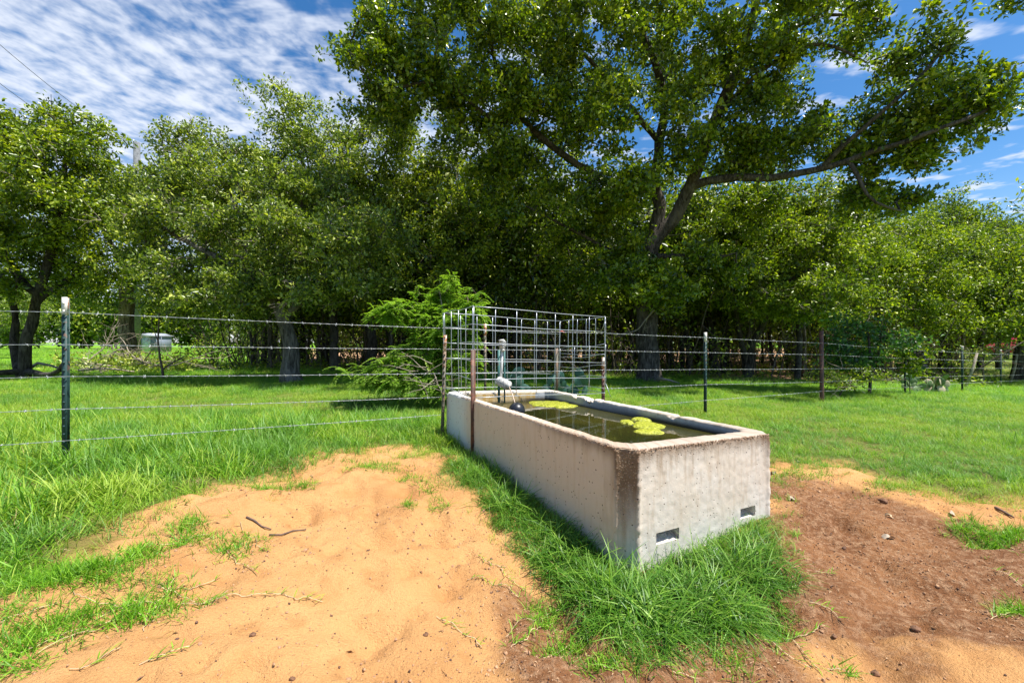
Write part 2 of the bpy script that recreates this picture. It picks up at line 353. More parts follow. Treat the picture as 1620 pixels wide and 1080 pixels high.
# ------------------------------------------------------------------ trough
T0 = np.array((.531, 1.948, EYE-.501)); yaw = .519; TW, TL = 1.22, 2.36
TU = np.array((math.cos(yaw), math.sin(yaw), -.041)); TV = np.array((-math.sin(yaw), math.cos(yaw), .015))
def TP(s, t, dz=0): return T0+s*TU+t*TV+np.array((0, 0, dz))
WATER_Z = EYE-.609
def make_trough():
    ch = .076; ci = .10
    outp = [(0, ch), (ch, 0), (TW-.06, 0), (TW, .06), (TW, TL-ch), (TW-ch, TL), (ch, TL), (0, TL-ch)]
    w, wn = .082, .115
    inp = [(w, wn+ci*.6), (w+ci*.6, wn), (TW-w-ci*.55, wn), (TW-w, wn+ci*.55), (TW-w, TL-w-ci*.5), (TW-w-ci*.5, TL-w), (w+ci*.5, TL-w), (w, TL-w-ci*.5)]
    A = []; B = []; corner = []
    for k in range(8):
        a0, a1 = np.array(outp[k]), np.array(outp[(k+1) % 8]); b0, b1 = np.array(inp[k]), np.array(inp[(k+1) % 8])
        n = max(4, int(np.linalg.norm(a1-a0)/.011))
        for i in range(n): t = i/n; A.append(a0+(a1-a0)*t); B.append(b0+(b1-b0)*t); corner.append(min(i, n-i) if k in (7, 0, 1, 2) else 99)
    A = np.array(A); B = np.array(B); n = len(A); cen = np.array((TW/2, TL/2)); corner = np.array(corner)
    nxt = np.roll(A, -1, 0)-np.roll(A, 1, 0); nrm = np.stack([nxt[:, 1], -nxt[:, 0]], 1); nrm /= np.linalg.norm(nrm, axis=1, keepdims=True)
    zs = list(-np.linspace(.68, .016, 60)); rows = []; kind = []
    arc = np.cumsum(np.r_[0, np.linalg.norm(np.diff(A, axis=0), axis=1)])
    for z in zs: rows.append((0., z, 0.)); kind.append(0)
    for f, z in ((.03, -.006), (.08, -.001), (.25, 0), (.5, .001), (.75, 0), (.93, -.003), (1., -.012)): rows.append((f, z, 1.)); kind.append(1)
    for z in (-.03, -.06, -.09, -.12, -.15, -.3, -.5): rows.append((1., z, 2.)); kind.append(2)
    V = []; stain = []; rimn = fbm(arc*1., arc*0+3, 38, 3, 7)-.5; rimn2 = fbm(arc, arc*0+9, 8, 3, 8)-.5
    for (f, z, k) in rows:
        p = A*(1-f)+B*f
        if k == 0:
            nz = (fbm(arc, np.full(n, z), 55, 2, 12)-.5)*.004+(fbm(arc, np.full(n, z), 7, 3, 13)-.5)*.0035
            edge = np.exp(-(corner/1.2)**2)*(.3+fbm(arc*0+1, np.full(n, z)+np.round(arc*3), 45, 3, 15))*.012
            jag = (np.abs(rimn)*.018+rimn2*.008)*np.exp(z/.03) 
            p = p+nrm*(nz+edge*.9-jag)[:, None]
            zz = z
        else:
            zz = z+rimn*.006+rimn2*.006
            if k == 2: p = p+nrm*((fbm(arc, np.full(n, z), 20, 3, 14)-.5)*.012)[:, None]; zz = np.full(n, z)
            if f < .06: p = p-nrm*(np.abs(rimn)*.02)[:, None]; zz = zz-.004
        zz = np.broadcast_to(zz, (n,)).copy()
        # broken pieces out of the right rim
        for (t0, wd, dp) in ((1.62, .07, .034), (1.46, .035, .018), (1.85, .04, .02), (.62, .05, .016)):
            dist = np.abs(A[:, 1]-t0)/wd; m_ = (A[:, 0] > TW-.001) & (dist < 1) & (k > 0) & (z > -.02)
            zz[m_] -= dp*1.25*np.clip(1.15-dist[m_]**2, 0, .8)*np.clip(fbm(A[m_, 1], f*3+A[m_, 1]*0, 70, 3, 16)*3.2-.8, .1, 1.3)
        V.append(T0+p[:, :1]*TU+p[:, 1:2]*TV+np.stack([np.zeros(n), np.zeros(n), zz], 1))
        d = -z; near = sst(1.3, .0, A[:, 1])
        onch = ((A[:, 0] < ch-.001) & (A[:, 1] < ch-.001)); 
        cornr = onch*(.92*np.exp(-(d/.30)**2)+.12)+np.exp(-((A[:, 0]/.10)**2+(A[:, 1]/.11)**2))*.42*(~onch)+.4*np.exp(-(((A[:, 0]-TW)/.10)**2+(A[:, 1]/.18)**2))
        s = near*np.exp(-(d/.045)**1.2)*.85+cornr*np.where(onch, 1., np.exp(-(d/.40)**2))+.12*near*np.exp(-d/.22)
        if k == 1: s = .14+.30*near+.35*np.exp(-((A[:, 1]-.9)/.9)**2)*0
        if k == 2: s = np.full(n, .15)+.55*(z < -.085)
        stain.append(np.broadcast_to(s, (n,)))
    R = len(rows); V = np.array(V).reshape(-1, 3); st = np.array(stain).ravel()
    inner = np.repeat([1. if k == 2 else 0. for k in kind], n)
    face_l = np.tile(((A[:, 0] < .01) & (A[:, 1] > .05)).astype(float), R)
    sloc = np.tile(A[:, 0], R); tloc = np.tile(A[:, 1], R); zl = np.repeat([r[1] for r in rows], n)
    i = np.arange(R-1)[:, None]*n; j = np.arange(n)[None]; j2 = (j+1) % n
    q = np.stack([i+j, i+j2, i+n+j2, i+n+j], -1).reshape(-1, 4)
    holes = [(.285, .165, -.448, .058, 1.), (.955, .135, -.440, .055, .3)]
    cs = (sloc[q].mean(1), tloc[q].max(1), zl[q].mean(1), np.repeat(np.arange(R-1), n)); keep = np.ones(len(q), bool)
    for (hs, hw, hz, hh, rag) in holes:
        jit = (fbm(cs[0], cs[2], 25, 2, 22)-.5)*.008*rag
        keep &= ~((np.abs(cs[0]-hs) < hw/2+jit) & (np.abs(cs[2]-hz) < hh/2+jit) & (cs[1] < .001) & (cs[3] < len(zs)))
    fl = [V[(len(rows)-1)*n:]]
    q = q[keep]
    # floor of the tank
    cidx = len(V); V = np.vstack([V, T0+TW/2*TU+TL/2*TV+np.array((0, 0, -.5))])
    tt = np.array([((R-1)*n+a, (R-1)*n+(a+1) % n, cidx) for a in range(n)])
    st = np.r_[st, .3]; inner = np.r_[inner, 1.]; face_l = np.r_[face_l, 0.]
    loc = np.vstack([np.stack([sloc, tloc, zl], 1), [[TW/2, TL/2, -.5]]])
    m, N, L, b = mat('cast_concrete'); lc = attr(N, 'loc', 'Vector')
    n1 = noise_n(N, L, 3.2, 5, .6, lc); n2 = noise_n(N, L, 45, 5, .65, lc)
    mp = nn(N, 'ShaderNodeMapping'); mp.inputs['Scale'].default_value = (1, 1, .16); L.new(lc, mp.inputs[0])
    streak = noise_n(N, L, 24, 4, .6, mp.outputs[0]); 
    base = mix_n(N, L, ramp_n(N, L, n1, [(.35, 0.), (.65, 1.)]), (.60, .515, .42), (.645, .595, .53))
    base = mix_n(N, L, ramp_n(N, L, streak, [(.50, 0.), (.72, .5)]), base, (.40, .28, .17))
    base = mix_n(N, L, ramp_n(N, L, n2, [(.55, 0.), (.72, .35)]), base, (.64, .60, .55))
    base = mix_n(N, L, math_n(N, L, 'MULTIPLY', attr(N, 'mud_warmth'), ramp_n(N, L, n1, [(.3, .35), (.7, .75)])), base, (.56, .42, .29))  # rubbed-on mud, which also paints warmth over the wall's blue shade
    lower = attr(N, 'cool'); base = mix_n(N, L, lower, base, (.60, .62, .62))
    vo = nn(N, 'ShaderNodeTexVoronoi', Scale=38.); L.new(lc, vo.inputs['Vector']); pits = ramp_n(N, L, vo.outputs['Distance'], [(.10, 1.), (.17, 0.)])
    gate = ramp_n(N, L, noise_n(N, L, 13, 3, .6, lc), [(.43, 0.), (.52, 1.)]); pits = math_n(N, L, 'MULTIPLY', pits, gate)
    vo2 = nn(N, 'ShaderNodeTexVoronoi', Scale=95.); L.new(lc, vo2.inputs['Vector'])
    peb = ramp_n(N, L, vo2.outputs['Distance'], [(.2, 1.), (.45, 0.)])
    sa = attr(N, 'stain'); sa2 = math_n(N, L, 'ADD', sa, math_n(N, L, 'MULTIPLY', math_n(N, L, 'SUBTRACT', n1, .5), .5))
    sa2 = math_n(N, L, 'ADD', sa2, math_n(N, L, 'MULTIPLY', math_n(N, L, 'SUBTRACT', streak, .5), .45))
    sf = ramp_n(N, L, sa2, [(.12, 0.), (.45, .55), (.85, 1.)])
    stc = mix_n(N, L, n2, (.115, .07, .042), (.25, .165, .10))
    c = mix_n(N, L, sf, base, stc)
    pebc = mix_n(N, L, vo2.outputs['Color'], (.35, .2, .11), (.6, .48, .35))
    c = mix_n(N, L, math_n(N, L, 'MULTIPLY', math_n(N, L, 'MULTIPLY', peb, sf), .42), c, pebc)
    c = mix_n(N, L, pits, c, (.10, .07, .05))
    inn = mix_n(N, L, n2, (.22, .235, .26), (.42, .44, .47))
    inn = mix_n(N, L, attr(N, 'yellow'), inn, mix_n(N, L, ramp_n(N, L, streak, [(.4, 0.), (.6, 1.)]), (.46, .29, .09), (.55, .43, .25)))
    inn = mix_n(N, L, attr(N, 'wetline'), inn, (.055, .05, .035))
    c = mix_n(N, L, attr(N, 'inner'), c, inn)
    L.new(c, b.inputs['Base Color']); b.inputs['Roughness'].default_value = .88; b.inputs['Specular IOR Level'].default_value = .25
    h = math_n(N, L, 'SUBTRACT', math_n(N, L, 'ADD', math_n(N, L, 'MULTIPLY', n2, .7), math_n(N, L, 'MULTIPLY', math_n(N, L, 'MULTIPLY', peb, sf), .8)), math_n(N, L, 'MULTIPLY', pits, 3.5))
    bump_n(N, L, b, h, .36, .006)
    cool = sst(1.75, 2.0, loc[:, 1])*(loc[:, 0] < .09)*.8+.35*sst(-.25, -.6, loc[:, 2])*(loc[:, 1] < .06)*(loc[:, 0] > .1)  # cooler far left wall; the near face part paints in brighter light
    yellow = inner*(loc[:, 1] > TL-.16)*(loc[:, 0] < TW-.2)
    wz = V[:, 2]-WATER_Z; wet = inner*sst(.028, .012, wz)
    root = thing('water_trough', 'long weathered grey concrete water trough brimming with green water', 'water trough', (0, 0, 0))
    me = mesh('concrete_tank', V, [q, tt], m, False, dict(mud_warmth=sst(1.95, 1.7, loc[:, 1])*(loc[:, 0] < .04)*sst(-.66, -.45, loc[:, 2]), stain=st, inner=inner, loc=loc, cool=cool, yellow=yellow, wetline=wet))
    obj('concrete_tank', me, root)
    mb = MB(); hm = plain('raw_concrete', (.66, .60, .54), .95, var=.3, scale=60, bump=.8)
    for (hs, hw, hz, hh, rag) in holes:
        mb = MB(); n_ = 9; a = hs-hw/2-.009; e = hs+hw/2+.009; dpt = .075; t_ = hz+hh/2+.009; bt = hz-hh/2-.009
        def grid(p00, p10, p11, p01, m1=10, m2=8, sd=1):
            us = np.linspace(0, 1, m1); vs = np.linspace(0, 1, m2); Vg = []
            for v in vs:
                for u in us: Vg.append((1-u)*(1-v)*p00+u*(1-v)*p10+u*v*p11+(1-u)*v*p01)
            Vg = np.array(Vg)+rng.normal(0, .0016*(.4+rag), (len(Vg), 3)); mb.add(Vg, q=[(r*m1+c_, r*m1+c_+1, (r+1)*m1+c_+1, (r+1)*m1+c_) for r in range(m2-1) for c_ in range(m1-1)])
        f = lambda s, d, z: TP(s, d, z)
        grid(f(a, .0015, bt), f(e, .0015, bt), f(e, dpt, bt+.022), f(a, dpt, bt+.022)); grid(f(a, .0015, t_), f(e, .0015, t_), f(e, dpt, t_), f(a, dpt, t_))
        grid(f(a, .0015, bt), f(a, .0015, t_), f(a, dpt, t_), f(a, dpt, bt)); grid(f(e, .0015, bt), f(e, .0015, t_), f(e, dpt, t_), f(e, dpt, bt))
        grid(f(a, dpt, bt), f(e, dpt, bt), f(e, dpt, t_), f(a, dpt, t_))
        obj('lifting_slot', mb.me('lifting_slot', hm), root)
    mb = MB(); rp = np.random.default_rng(66)
    def pebble(s_, t_, z_, rr_): mb.sphere(TP(s_, t_, z_), rr_, 5, 3, (1, 1, .8))
    for (s_, t_) in ((0, ch), (ch, 0)):
        for z_ in np.arange(-.01, -.62, -.0075): pebble(s_+rp.normal(0, .0018), t_+rp.normal(0, .0018), z_+rp.normal(0, .002), rp.uniform(.0022, .0052))
    for _ in range(650): a = rp.random(); pebble(ch+(TW-ch-.05)*a, rp.normal(.002, .002), -.004-abs(rp.normal(0, .008)), rp.uniform(.0018, .0046))
    for _ in range(420): a = rp.random()**1.6; pebble(rp.normal(.002, .002), ch+1.9*a, -.004-abs(rp.normal(0, .005)), rp.uniform(.0018, .004))
    for _ in range(60): a = rp.random(); pebble(ch*a+.001, ch*(1-a)+.001, -.004, rp.uniform(.002, .005))
    o = obj('exposed_pebbles', mb.me('exposed_pebbles', plain('pebble', (.40, .27, .18), .8, var=.6, scale=160)), root); o['kind'] = 'stuff'
    mb = MB(); c0 = TP(.577, .02, -.575); c1 = TP(.577, -.05, -.575); ring = []
    mb.tube([c0, c1], [.03, .03], 16); mb.tube([c1, c1+(c1-c0)*.02, TP(.577, -.068, -.575)], [.024, .037, .037], 16)
    obj('drain_pipe', mb.me('drain_pipe', M['white_paint'], True), root)
    # water
    mw, N, L, b = mat('murky_water'); co = coord(N)
    b.inputs['Base Color'].default_value = (.026, .028, .007, 1); b.inputs['Roughness'].default_value = .035; b.inputs['IOR'].default_value = 1.33
    nz = noise_n(N, L, 2.2, 3, .5, co); c = mix_n(N, L, ramp_n(N, L, nz, [(.35, 0.), (.65, 1.)]), (.020, .022, .006), (.045, .042, .009))
    L.new(c, b.inputs['Base Color']); bump_n(N, L, b, noise_n(N, L, 7, 3, .5, co), .05, .02)
    us = np.linspace(.06, TW-.06, 40); vs = np.linspace(.09, TL-.06, 70); VV = []
    for v in vs:
        for u in us: p = TP(u, v); p[2] = WATER_Z; VV.append(p)
    mm = 40; qq = [(r*mm+c_, r*mm+c_+1, (r+1)*mm+c_+1, (r+1)*mm+c_) for r in range(69) for c_ in range(39)]
    tag(obj('water', mesh('water', VV, np.array(qq), mw, True)), 'dark green still water filling the trough', kind='structure')
make_trough()

def algae(name, px, py, wpx, hpx, label, seed):
    D = (EYE-WATER_Z)*F/(py-HY); c = P(px, py, D); rx = wpx/2/F*D; ry = hpx/2/F*D*D/(EYE-WATER_Z)
    r_ = np.random.default_rng(seed); n = 40; V = []; q = []; R = 9
    ph = r_.uniform(0, 6.28, 5)
    for j in range(R+1):
        f = j/R
        for i in range(n):
            a = 2*math.pi*i/n; rr = 1+.10*math.sin(3*a+ph[0])+.07*math.sin(5*a+ph[1])+.05*math.sin(9*a+ph[2])
            x = c[0]+rx*rr*f*math.cos(a); y = c[1]+ry*rr*f*math.sin(a)
            h = .014*(1-f**4)+.008*(fbm(np.array([x]), np.array([y]), 30, 3, seed)[0]-.5)*(f < .99)+.0015
            V.append((x, y, WATER_Z+h-(.006 if j == R else 0)))
    for j in range(R):
        for i in range(n): q.append((j*n+i, (j+1)*n+i, (j+1)*n+(i+1) % n, j*n+(i+1) % n))
    tag(obj(name, mesh(name, V, np.array(q), M['algae'], True)), label, 'algae mat', 'algae mats floating in the trough')
m, N, L, b = mat('algae'); co = coord(N)
f1 = noise_n(N, L, 60, 5, .7, co); c = ramp_n(N, L, f1, [(.34, (.07, .075, .006)), (.48, (.32, .35, .012)), (.66, (.60, .60, .10))])
L.new(c, b.inputs['Base Color']); b.inputs['Roughness'].default_value = .35; bump_n(N, L, b, f1, 1., .012); M['algae'] = m
algae('algae_mat', 868, 638.5, 66, 9, 'flat yellow green algae mat nearest the black float ball', 3)
algae('algae_mat', 893, 642, 40, 6, 'small algae mat touching the far mat on its right', 8)
algae('algae_mat', 992, 668, 21, 6, 'tiny separate algae mat left of the middle cluster', 4)
algae('algae_mat', 1015.5, 663.8, 30, 6, 'narrow algae mat at the back of the middle cluster', 5)
algae('algae_mat', 1025, 672.8, 50, 12, 'largest algae mat of the cluster in mid trough', 6)
algae('algae_mat', 1027, 682.6, 46, 8.5, 'algae mat nearest the camera in the trough', 7)

# ------------------------------------------------------------------ posts and wires
def t_post(parent, x, y, h, zb, m1, tip=None, face=0., w=.030, studs=True, lean=(0, 0), tip_h=.12, name='post', label=None):
    mb = MB(); ca, sa_ = math.cos(face), math.sin(face); ax = np.array(((ca, sa_, 0), (-sa_, ca, 0), (0, 0, 1)))
    b0 = zb-.15; hh = h+.15
    def blk(ox, oy, sx, sy, z0, z1, mbx):
        for k in range(1): mbx.box((0, 0, 0), (1, 1, 1))
        V = mbx.v[-1]; V[:] = 0; k = 0
        for (zz) in (z0, z1):
            for (a, c_) in ((-1, -1), (1, -1), (1, 1), (-1, 1)):
                lx, ly = ox+a*sx/2, oy+c_*sy/2; f = (zz-zb)
                V[k] = (x+lx*ca-ly*sa_+lean[0]*f, y+lx*sa_+ly*ca+lean[1]*f, zz); k += 1
    blk(0, 0, w, .005, b0, zb+h-(tip_h if tip else 0), mb); blk(0, .0165, .005, .028, b0, zb+h-(tip_h if tip else 0), mb); blk(0, .031, .012, .004, b0, zb+h-.004, mb)
    if studs:
        z = zb+.05
        while z < zb+h-(tip_h if tip else .02): blk(0, -.0055, .010, .007, z, z+.014, mb); z += .053
    o = obj(name, mb.me(name, m1), parent)
    if label: o['label'] = label
    if tip:
        mb = MB(); blk(0, 0, w+.001, .006, zb+h-tip_h+.001, zb+h, mb); blk(0, .0165, .006, .028, zb+h-tip_h+.001, zb+h, mb)
        z = zb+h-tip_h+.02
        while z < zb+h-.02: blk(0, -.006, .010, .007, z, z+.014, mb); z += .053
        obj('painted_tip', mb.me('painted_tip', tip), o)
    return o
def barbed(parent, pts, sag=.012):
    V = []; mb = MB(); pts = [np.asarray(p, float) for p in pts]; path = []
    for a, c_ in zip(pts[:-1], pts[1:]):
        n = max(6, int(np.linalg.norm(c_-a)/.05))
        for i in range(n):
            t = i/n; p = a+(c_-a)*t; p[2] -= sag*4*t*(1-t)*np.linalg.norm(c_-a)/3; path.append(p)
    path.append(pts[-1]); path = np.array(path)
    T = path[1:]-path[:-1]; d = np.linalg.norm(T, axis=1); cum = np.r_[0, np.cumsum(d)]; tot = cum[-1]
    s = np.arange(0, tot, .03); X = np.stack([np.interp(s, cum, path[:, k]) for k in range(3)], 1)
    tn = (path[-1]-path[0])/np.linalg.norm(path[-1]-path[0]); side = np.cross(tn, (0, 0, 1)); ph = s*2*math.pi/.12
    off = .0016
    for sg in (1, -1):
        mb.tube(X+sg*off*(np.cos(ph)[:, None]*side+np.sin(ph)[:, None]*np.array((0, 0, 1))), .0013, 3, False)
    for q_ in np.arange(.06+rng.uniform(0, .05), tot, .125):
        p = np.array([np.interp(q_, cum, path[:, k]) for k in range(3)])
        for k in range(3):
            a = rng.uniform(0, 6.28); dr = side*math.cos(a)+np.array((0, 0, math.sin(a)))+tn*rng.uniform(-.5, .5)
            mb.tube([p-dr*.011, p+dr*.011], .0014, 3, False)
        mb.tube([p-tn*.006, p+tn*.006], .0032, 4, True)
    return obj('barbed_wire', mb.me('barbed_wire', M['galv_dull']), parent)
def xz(px, py, D): return P(px, py, D)
# left run: post at 102 px, post at 698 px, one out of frame
fl = thing('barbed_wire_fence', 'five strand barbed wire fence running from the trough to the left edge', 'fence', tuple(G(400, 700)))
fl.location = (0, 0, 0)
D1, D2 = 2.80, 3.90
zb = EYE-(738-HY)/F*D1
t_post(fl, *P(102, 600, D1)[:2], h=(738-470)/F*D1, zb=zb, m1=M['post_green'], tip=M['post_tip'], face=.12, label='dark green studded post with a rusty white tip')
zb2 = EYE-(706-HY)/F*D2
t_post(fl, P(699, 600, D2)[0], D2, h=(706-530)/F*D2, zb=zb2, m1=M['post_olive'], tip=M['post_tip_rust'], face=.3, lean=(.03, 0), tip_h=.15, label='olive post with rusty white tip beside the trough cage')
xl, yl = -4.95, 1.95
t_post(fl, xl, yl, h=1.13, zb=float(gz(xl, yl)), m1=M['post_green'], tip=M['post_tip'], face=.4)
yp = [(478, 494, 519), (541, 545, 552), (598, 595.5, 590.5), (655, 647, 628), (713, 697, 656)]
LEFTW = []
for (ya, yb, yc) in yp:
    p2 = P(102, yb, D1-.012); p3 = P(697, yc, D2-.012); p1 = np.array((xl, yl-.012, p2[2]+.01))
    barbed(fl, [p1, p2, p3], sag=.006)
# wires carried on through the cage to its right corner
fr = thing('barbed_wire_fence', 'barbed wire fence crossing the pasture to the right of the trough', 'fence', (0, 0, 0))
PR = [(955, 565, 628, 4.42, 'rt'), (1117, 525.6, 656, 5.73, 'g'), (1302, 523, 628, 7.47, 'p'), (1433, 545, 622, 9.46, 'g'), (1523.5, 547, 616, 10.5, 'g'), (1584.5, 553, 616, 11.8, 'g'), (1668, 556, 610, 13.6, 'g')]
for (px, yt, yb, D, k) in PR:
    p = P(px, yb, D); h = (yb-yt)/F*D
    if k == 'p':
        mb = MB(); mb.tube([p+(-.03, 0, -.15), p+(-.02, 0, 0), p+(-.03, 0, h)], .033, 12); o = obj('post', mb.me('post', M['post_rust'], True), fr); o['label'] = 'thick rusty brown pipe post'
    elif k == 'rt':
        t_post(fr, p[0], p[1], h=h+.25, zb=p[2]-.25, m1=M['post_rust'], tip=M['post_tip_rust'], face=.4, tip_h=.12, label='rusty post at the right corner of the cage')
    else: t_post(fr, p[0], p[1], h=h, zb=p[2], m1=M['post_green'], tip=M['post_tip'], face=.5, tip_h=.13 if D < 9 else .11)
R5 = [[(958, 527), (1117, 533.8), (1302, 542.6), (1433, 553), (1523.5, 557.5), (1584.5, 560), (1668, 562)],
      [(958, 554.5), (1117, 557.4), (1302, 560.7), (1433, 566.7), (1523.5, 569.5), (1584.5, 571), (1668, 572)],
      [(958, 585), (1117, 584), (1302, 583), (1433, 581.5), (1523.5, 582), (1584.5, 582.5), (1668, 582)],
      [(958, 614.5), (1117, 608), (1302, 603.7), (1433, 597), (1523.5, 594.5), (1584.5, 593.5), (1668, 591)],
      [(1024, 641), (1117, 633), (1302, 618.5), (1433, 612.5), (1523.5, 606), (1584.5, 603), (1668, 599)]]
DD = [4.42, 5.73, 7.47, 9.46, 10.5, 11.8, 13.6]
for i, row in enumerate(R5):
    ds = DD if i < 4 else [4.95]+DD[1:]
    pts = [P(px, py, d-.012) for (px, py), d in zip(row, ds)]
    if i == 4: pts = [P(960, 646, 4.42)]+pts[1:]
    if i < 4: pts = [P(699, (519, 552, 590.5, 628)[i], D2)]+[P(748, (520.5, 552.5, 590, 627)[i], 3.55)] + pts if False else pts
    barbed(fr, pts, sag=.004)
# strands inside the cage
for (ya, yb) in ((519, 527), (552, 554.5), (590.5, 585)): barbed(fl, [P(699, ya, D2), P(957, yb, 4.40)], sag=.004)
# posts that hold the cage
def single_post(label, px, yt, yb, D, m1, tip, **k):
    p = P(px, yb, D); r = thing('fence_post', label, 'post', (0, 0, 0))
    t_post(r, p[0], p[1], h=(yb-yt)/F*D, zb=p[2], m1=m1, tip=tip, name='post_shaft', **k)
single_post('rust brown steel post standing against the left wall of the trough', 748.5, 553, 735, 3.42, M['post_rust'], None, face=.5, w=.042, studs=False)
single_post('rusty tipped post seen behind the cage left of the valve', 767.5, 512, 622, 4.95, M['post_olive'], M['post_tip_rust'], face=.2, tip_h=.18)
single_post('short weathered olive post at the back right corner of the cage', 881, 551, 622, 4.72, M['post_olive'], None, face=.2, studs=False, w=.03)

# cage of welded stock panel
def cage():
    r = thing('wire_cage', 'galvanised welded wire panel cage over the far end of the trough', 'cage')
    F1t, F2t, B1t, B2t = P(748.5, 484.5, 3.50), P(957.5, 501.5, 4.36), P(701.5, 495, 3.92), P(886, 508, 4.80)
    F1b, F2b, B1b, B2b = P(747.5, 628.5, 3.50), P(957, 621.5, 4.36), P(703.5, 613.5, 3.92), P(884, 611.5, 4.80)
    wr = .0031
    def panel(a, b_, c_, d_, nv, nh, cut=None, bow=.0, off=0.):
        nrm = np.cross(b_-a, c_-a); nrm /= np.linalg.norm(nrm)
        for i in range(nv):
            t = i/(nv-1); p = a+(b_-a)*t; q_ = c_+(d_-c_)*t
            f0, f1 = (0, 1) if cut is None else cut(i, t)
            if f1 <= f0: continue
            pts = [p+(q_-p)*(f0+(f1-f0)*k/6)+nrm*(bow*math.sin(k*1.1+i)*.4+.0045+off) for k in range(7)]
            mb = MB(); mb.tube(pts, wr, 6); obj('wire', mb.me('wire', M['galv'], True), r)
        for j in range(nh):
            t = j/(nh-1); p = a+(c_-a)*t; q_ = b_+(d_-b_)*t
            pts = [p+(q_-p)*k/8+np.array((0, 0, bow*math.sin(k*.9+j)))+nrm*off for k in range(9)]
            mb = MB(); mb.tube(pts, wr, 6); obj('wire', mb.me('wire', M['galv'], True), r)
    panel(F1t, F2t, F1b, F2b, 8, 6, bow=.003)
    panel(B1t, F1t, B1b, F1b, 5, 6, bow=.006, off=.004)
    panel(B1t, B2t, B1b, B2b, 9, 6, bow=.003)
    panel(B2t, F2t, B2b, F2b, 6, 3, cut=lambda i, t: (0, .48), bow=.006)
    panel(B2t+(B2b-B2t)*.42, F2t+(F2b-F2t)*.36, B2b, F2b+(F2t-F2b)*.08, 4, 5, bow=.012, off=.006)
    # bent loose ends and a twist of red wire
    mb = MB(); mb.tube([P(958, 606, 4.3), P(966, 627, 4.25)], wr, 6); obj('wire', mb.me('wire', M['galv'], True), r)
    mb = MB(); mb.tube([P(884, 525, 4.78), P(889, 524, 4.76), P(893, 526, 4.77)], .008, 6); mred = plain('red_tape', (.45, .04, .02), .6); o = obj('tape', mb.me('tape', mred, True), r); o['label'] = 'scrap of red tape'
    mb = MB()
    for k in range(3): mb.tube([P(953+k*3, 520+k*3, 4.34), P(956+k, 512, 4.33), P(958, 508+2*k, 4.34)], .0025, 4)
    obj('tie_wire', mb.me('tie_wire', M['galv']), r)
cage()
# float valve
def valve():
    r = thing('float_valve', 'water pipe and float valve with a black ball in the trough', 'float valve')
    D = 3.78
    mb = MB(); top = P(794.5, 552, D); bot = P(792, 606, D); mb.tube([top, P(793.5, 580, D), bot], .0125, 10)
    obj('supply_pipe', mb.me('supply_pipe', plain('old_pvc', (.62, .62, .60), .6, var=.3, scale=25), True), r)
    mb = MB()
    for k in range(7): mb.tube([P(789.5+k*.6, 539+k*2.4, D-.03+.01*(k % 3)), P(796, 538+k*2.6, D-.035), P(799-k*.3, 541+k*2.2, D-.02), P(797, 548+k*.8, D+.01)], .012, 6)
    mb.box(P(794.5, 546, D), (.05, .045, .085))
    obj('pipe_wrap', mb.me('pipe_wrap', plain('rag_wrap', (.50, .49, .46), .8, var=.5, scale=60, bump=.9), True), r)
    a, e = P(789, 602, D), P(803.5, 609.5, D-.12); mb = MB(); n_ = 9
    pts = [a+(e-a)*k/n_ for k in range(n_+1)]; mb.tube(pts, [.035+.008*(k % 2) for k in range(n_+1)], 14)
    mb.tube([e, e+(e-a)*.15], [.022, .02], 10); mb.tube([P(791, 600, D)+np.array((0, 0, .02)), a], .02, 10)
    obj('valve_body', mb.me('valve_body', plain('taped_valve', (.46, .45, .42), .6, var=.55, scale=45, bump=.6), True), r)
    ball = P(817.6, 636, 3.50); ball[2] = WATER_Z+.04
    mb = MB(); mb.tube([P(805.5, 612, D-.14), P(811, 625, 3.62), ball+np.array((-.01, 0, .045))], .0045, 6)
    obj('float_rod', mb.me('float_rod', plain('brass_rod', (.55, .42, .32), .5, .4), True), r)
    mb = MB(); mb.sphere(ball, .066, 24, 16); bm = plain('black_plastic', (.013, .015, .021), .38, var=.2)
    fb = obj('float_ball', mb.me('float_ball', bm, True), r)
    for k in range(2):
        mb = MB(); pts = []
        for i in range(25):
            a_ = 2*math.pi*i/24; d = np.array((math.cos(a_), 0, math.sin(a_))) if k == 0 else np.array((math.cos(a_)*.7, math.cos(a_)*.7, math.sin(a_)))
            d = d/np.linalg.norm(d); pts.append(ball+d*.0665)
        mb.tube(pts, .0022, 5, False); obj('seam_rib', mb.me('seam_rib', bm, True), fb)
    r2 = thing('support_post', 'teal painted steel post holding the water pipe upright', 'post')
    for px, w in ((789.3, .022), (798.2, .014)):
        p = P(px, 612, D+.06); mb = MB(); mb.box(p+np.array((0, 0, .1)), (w, .03, .48)); obj('channel', mb.me('channel', M['post_teal']), r2)
valve()

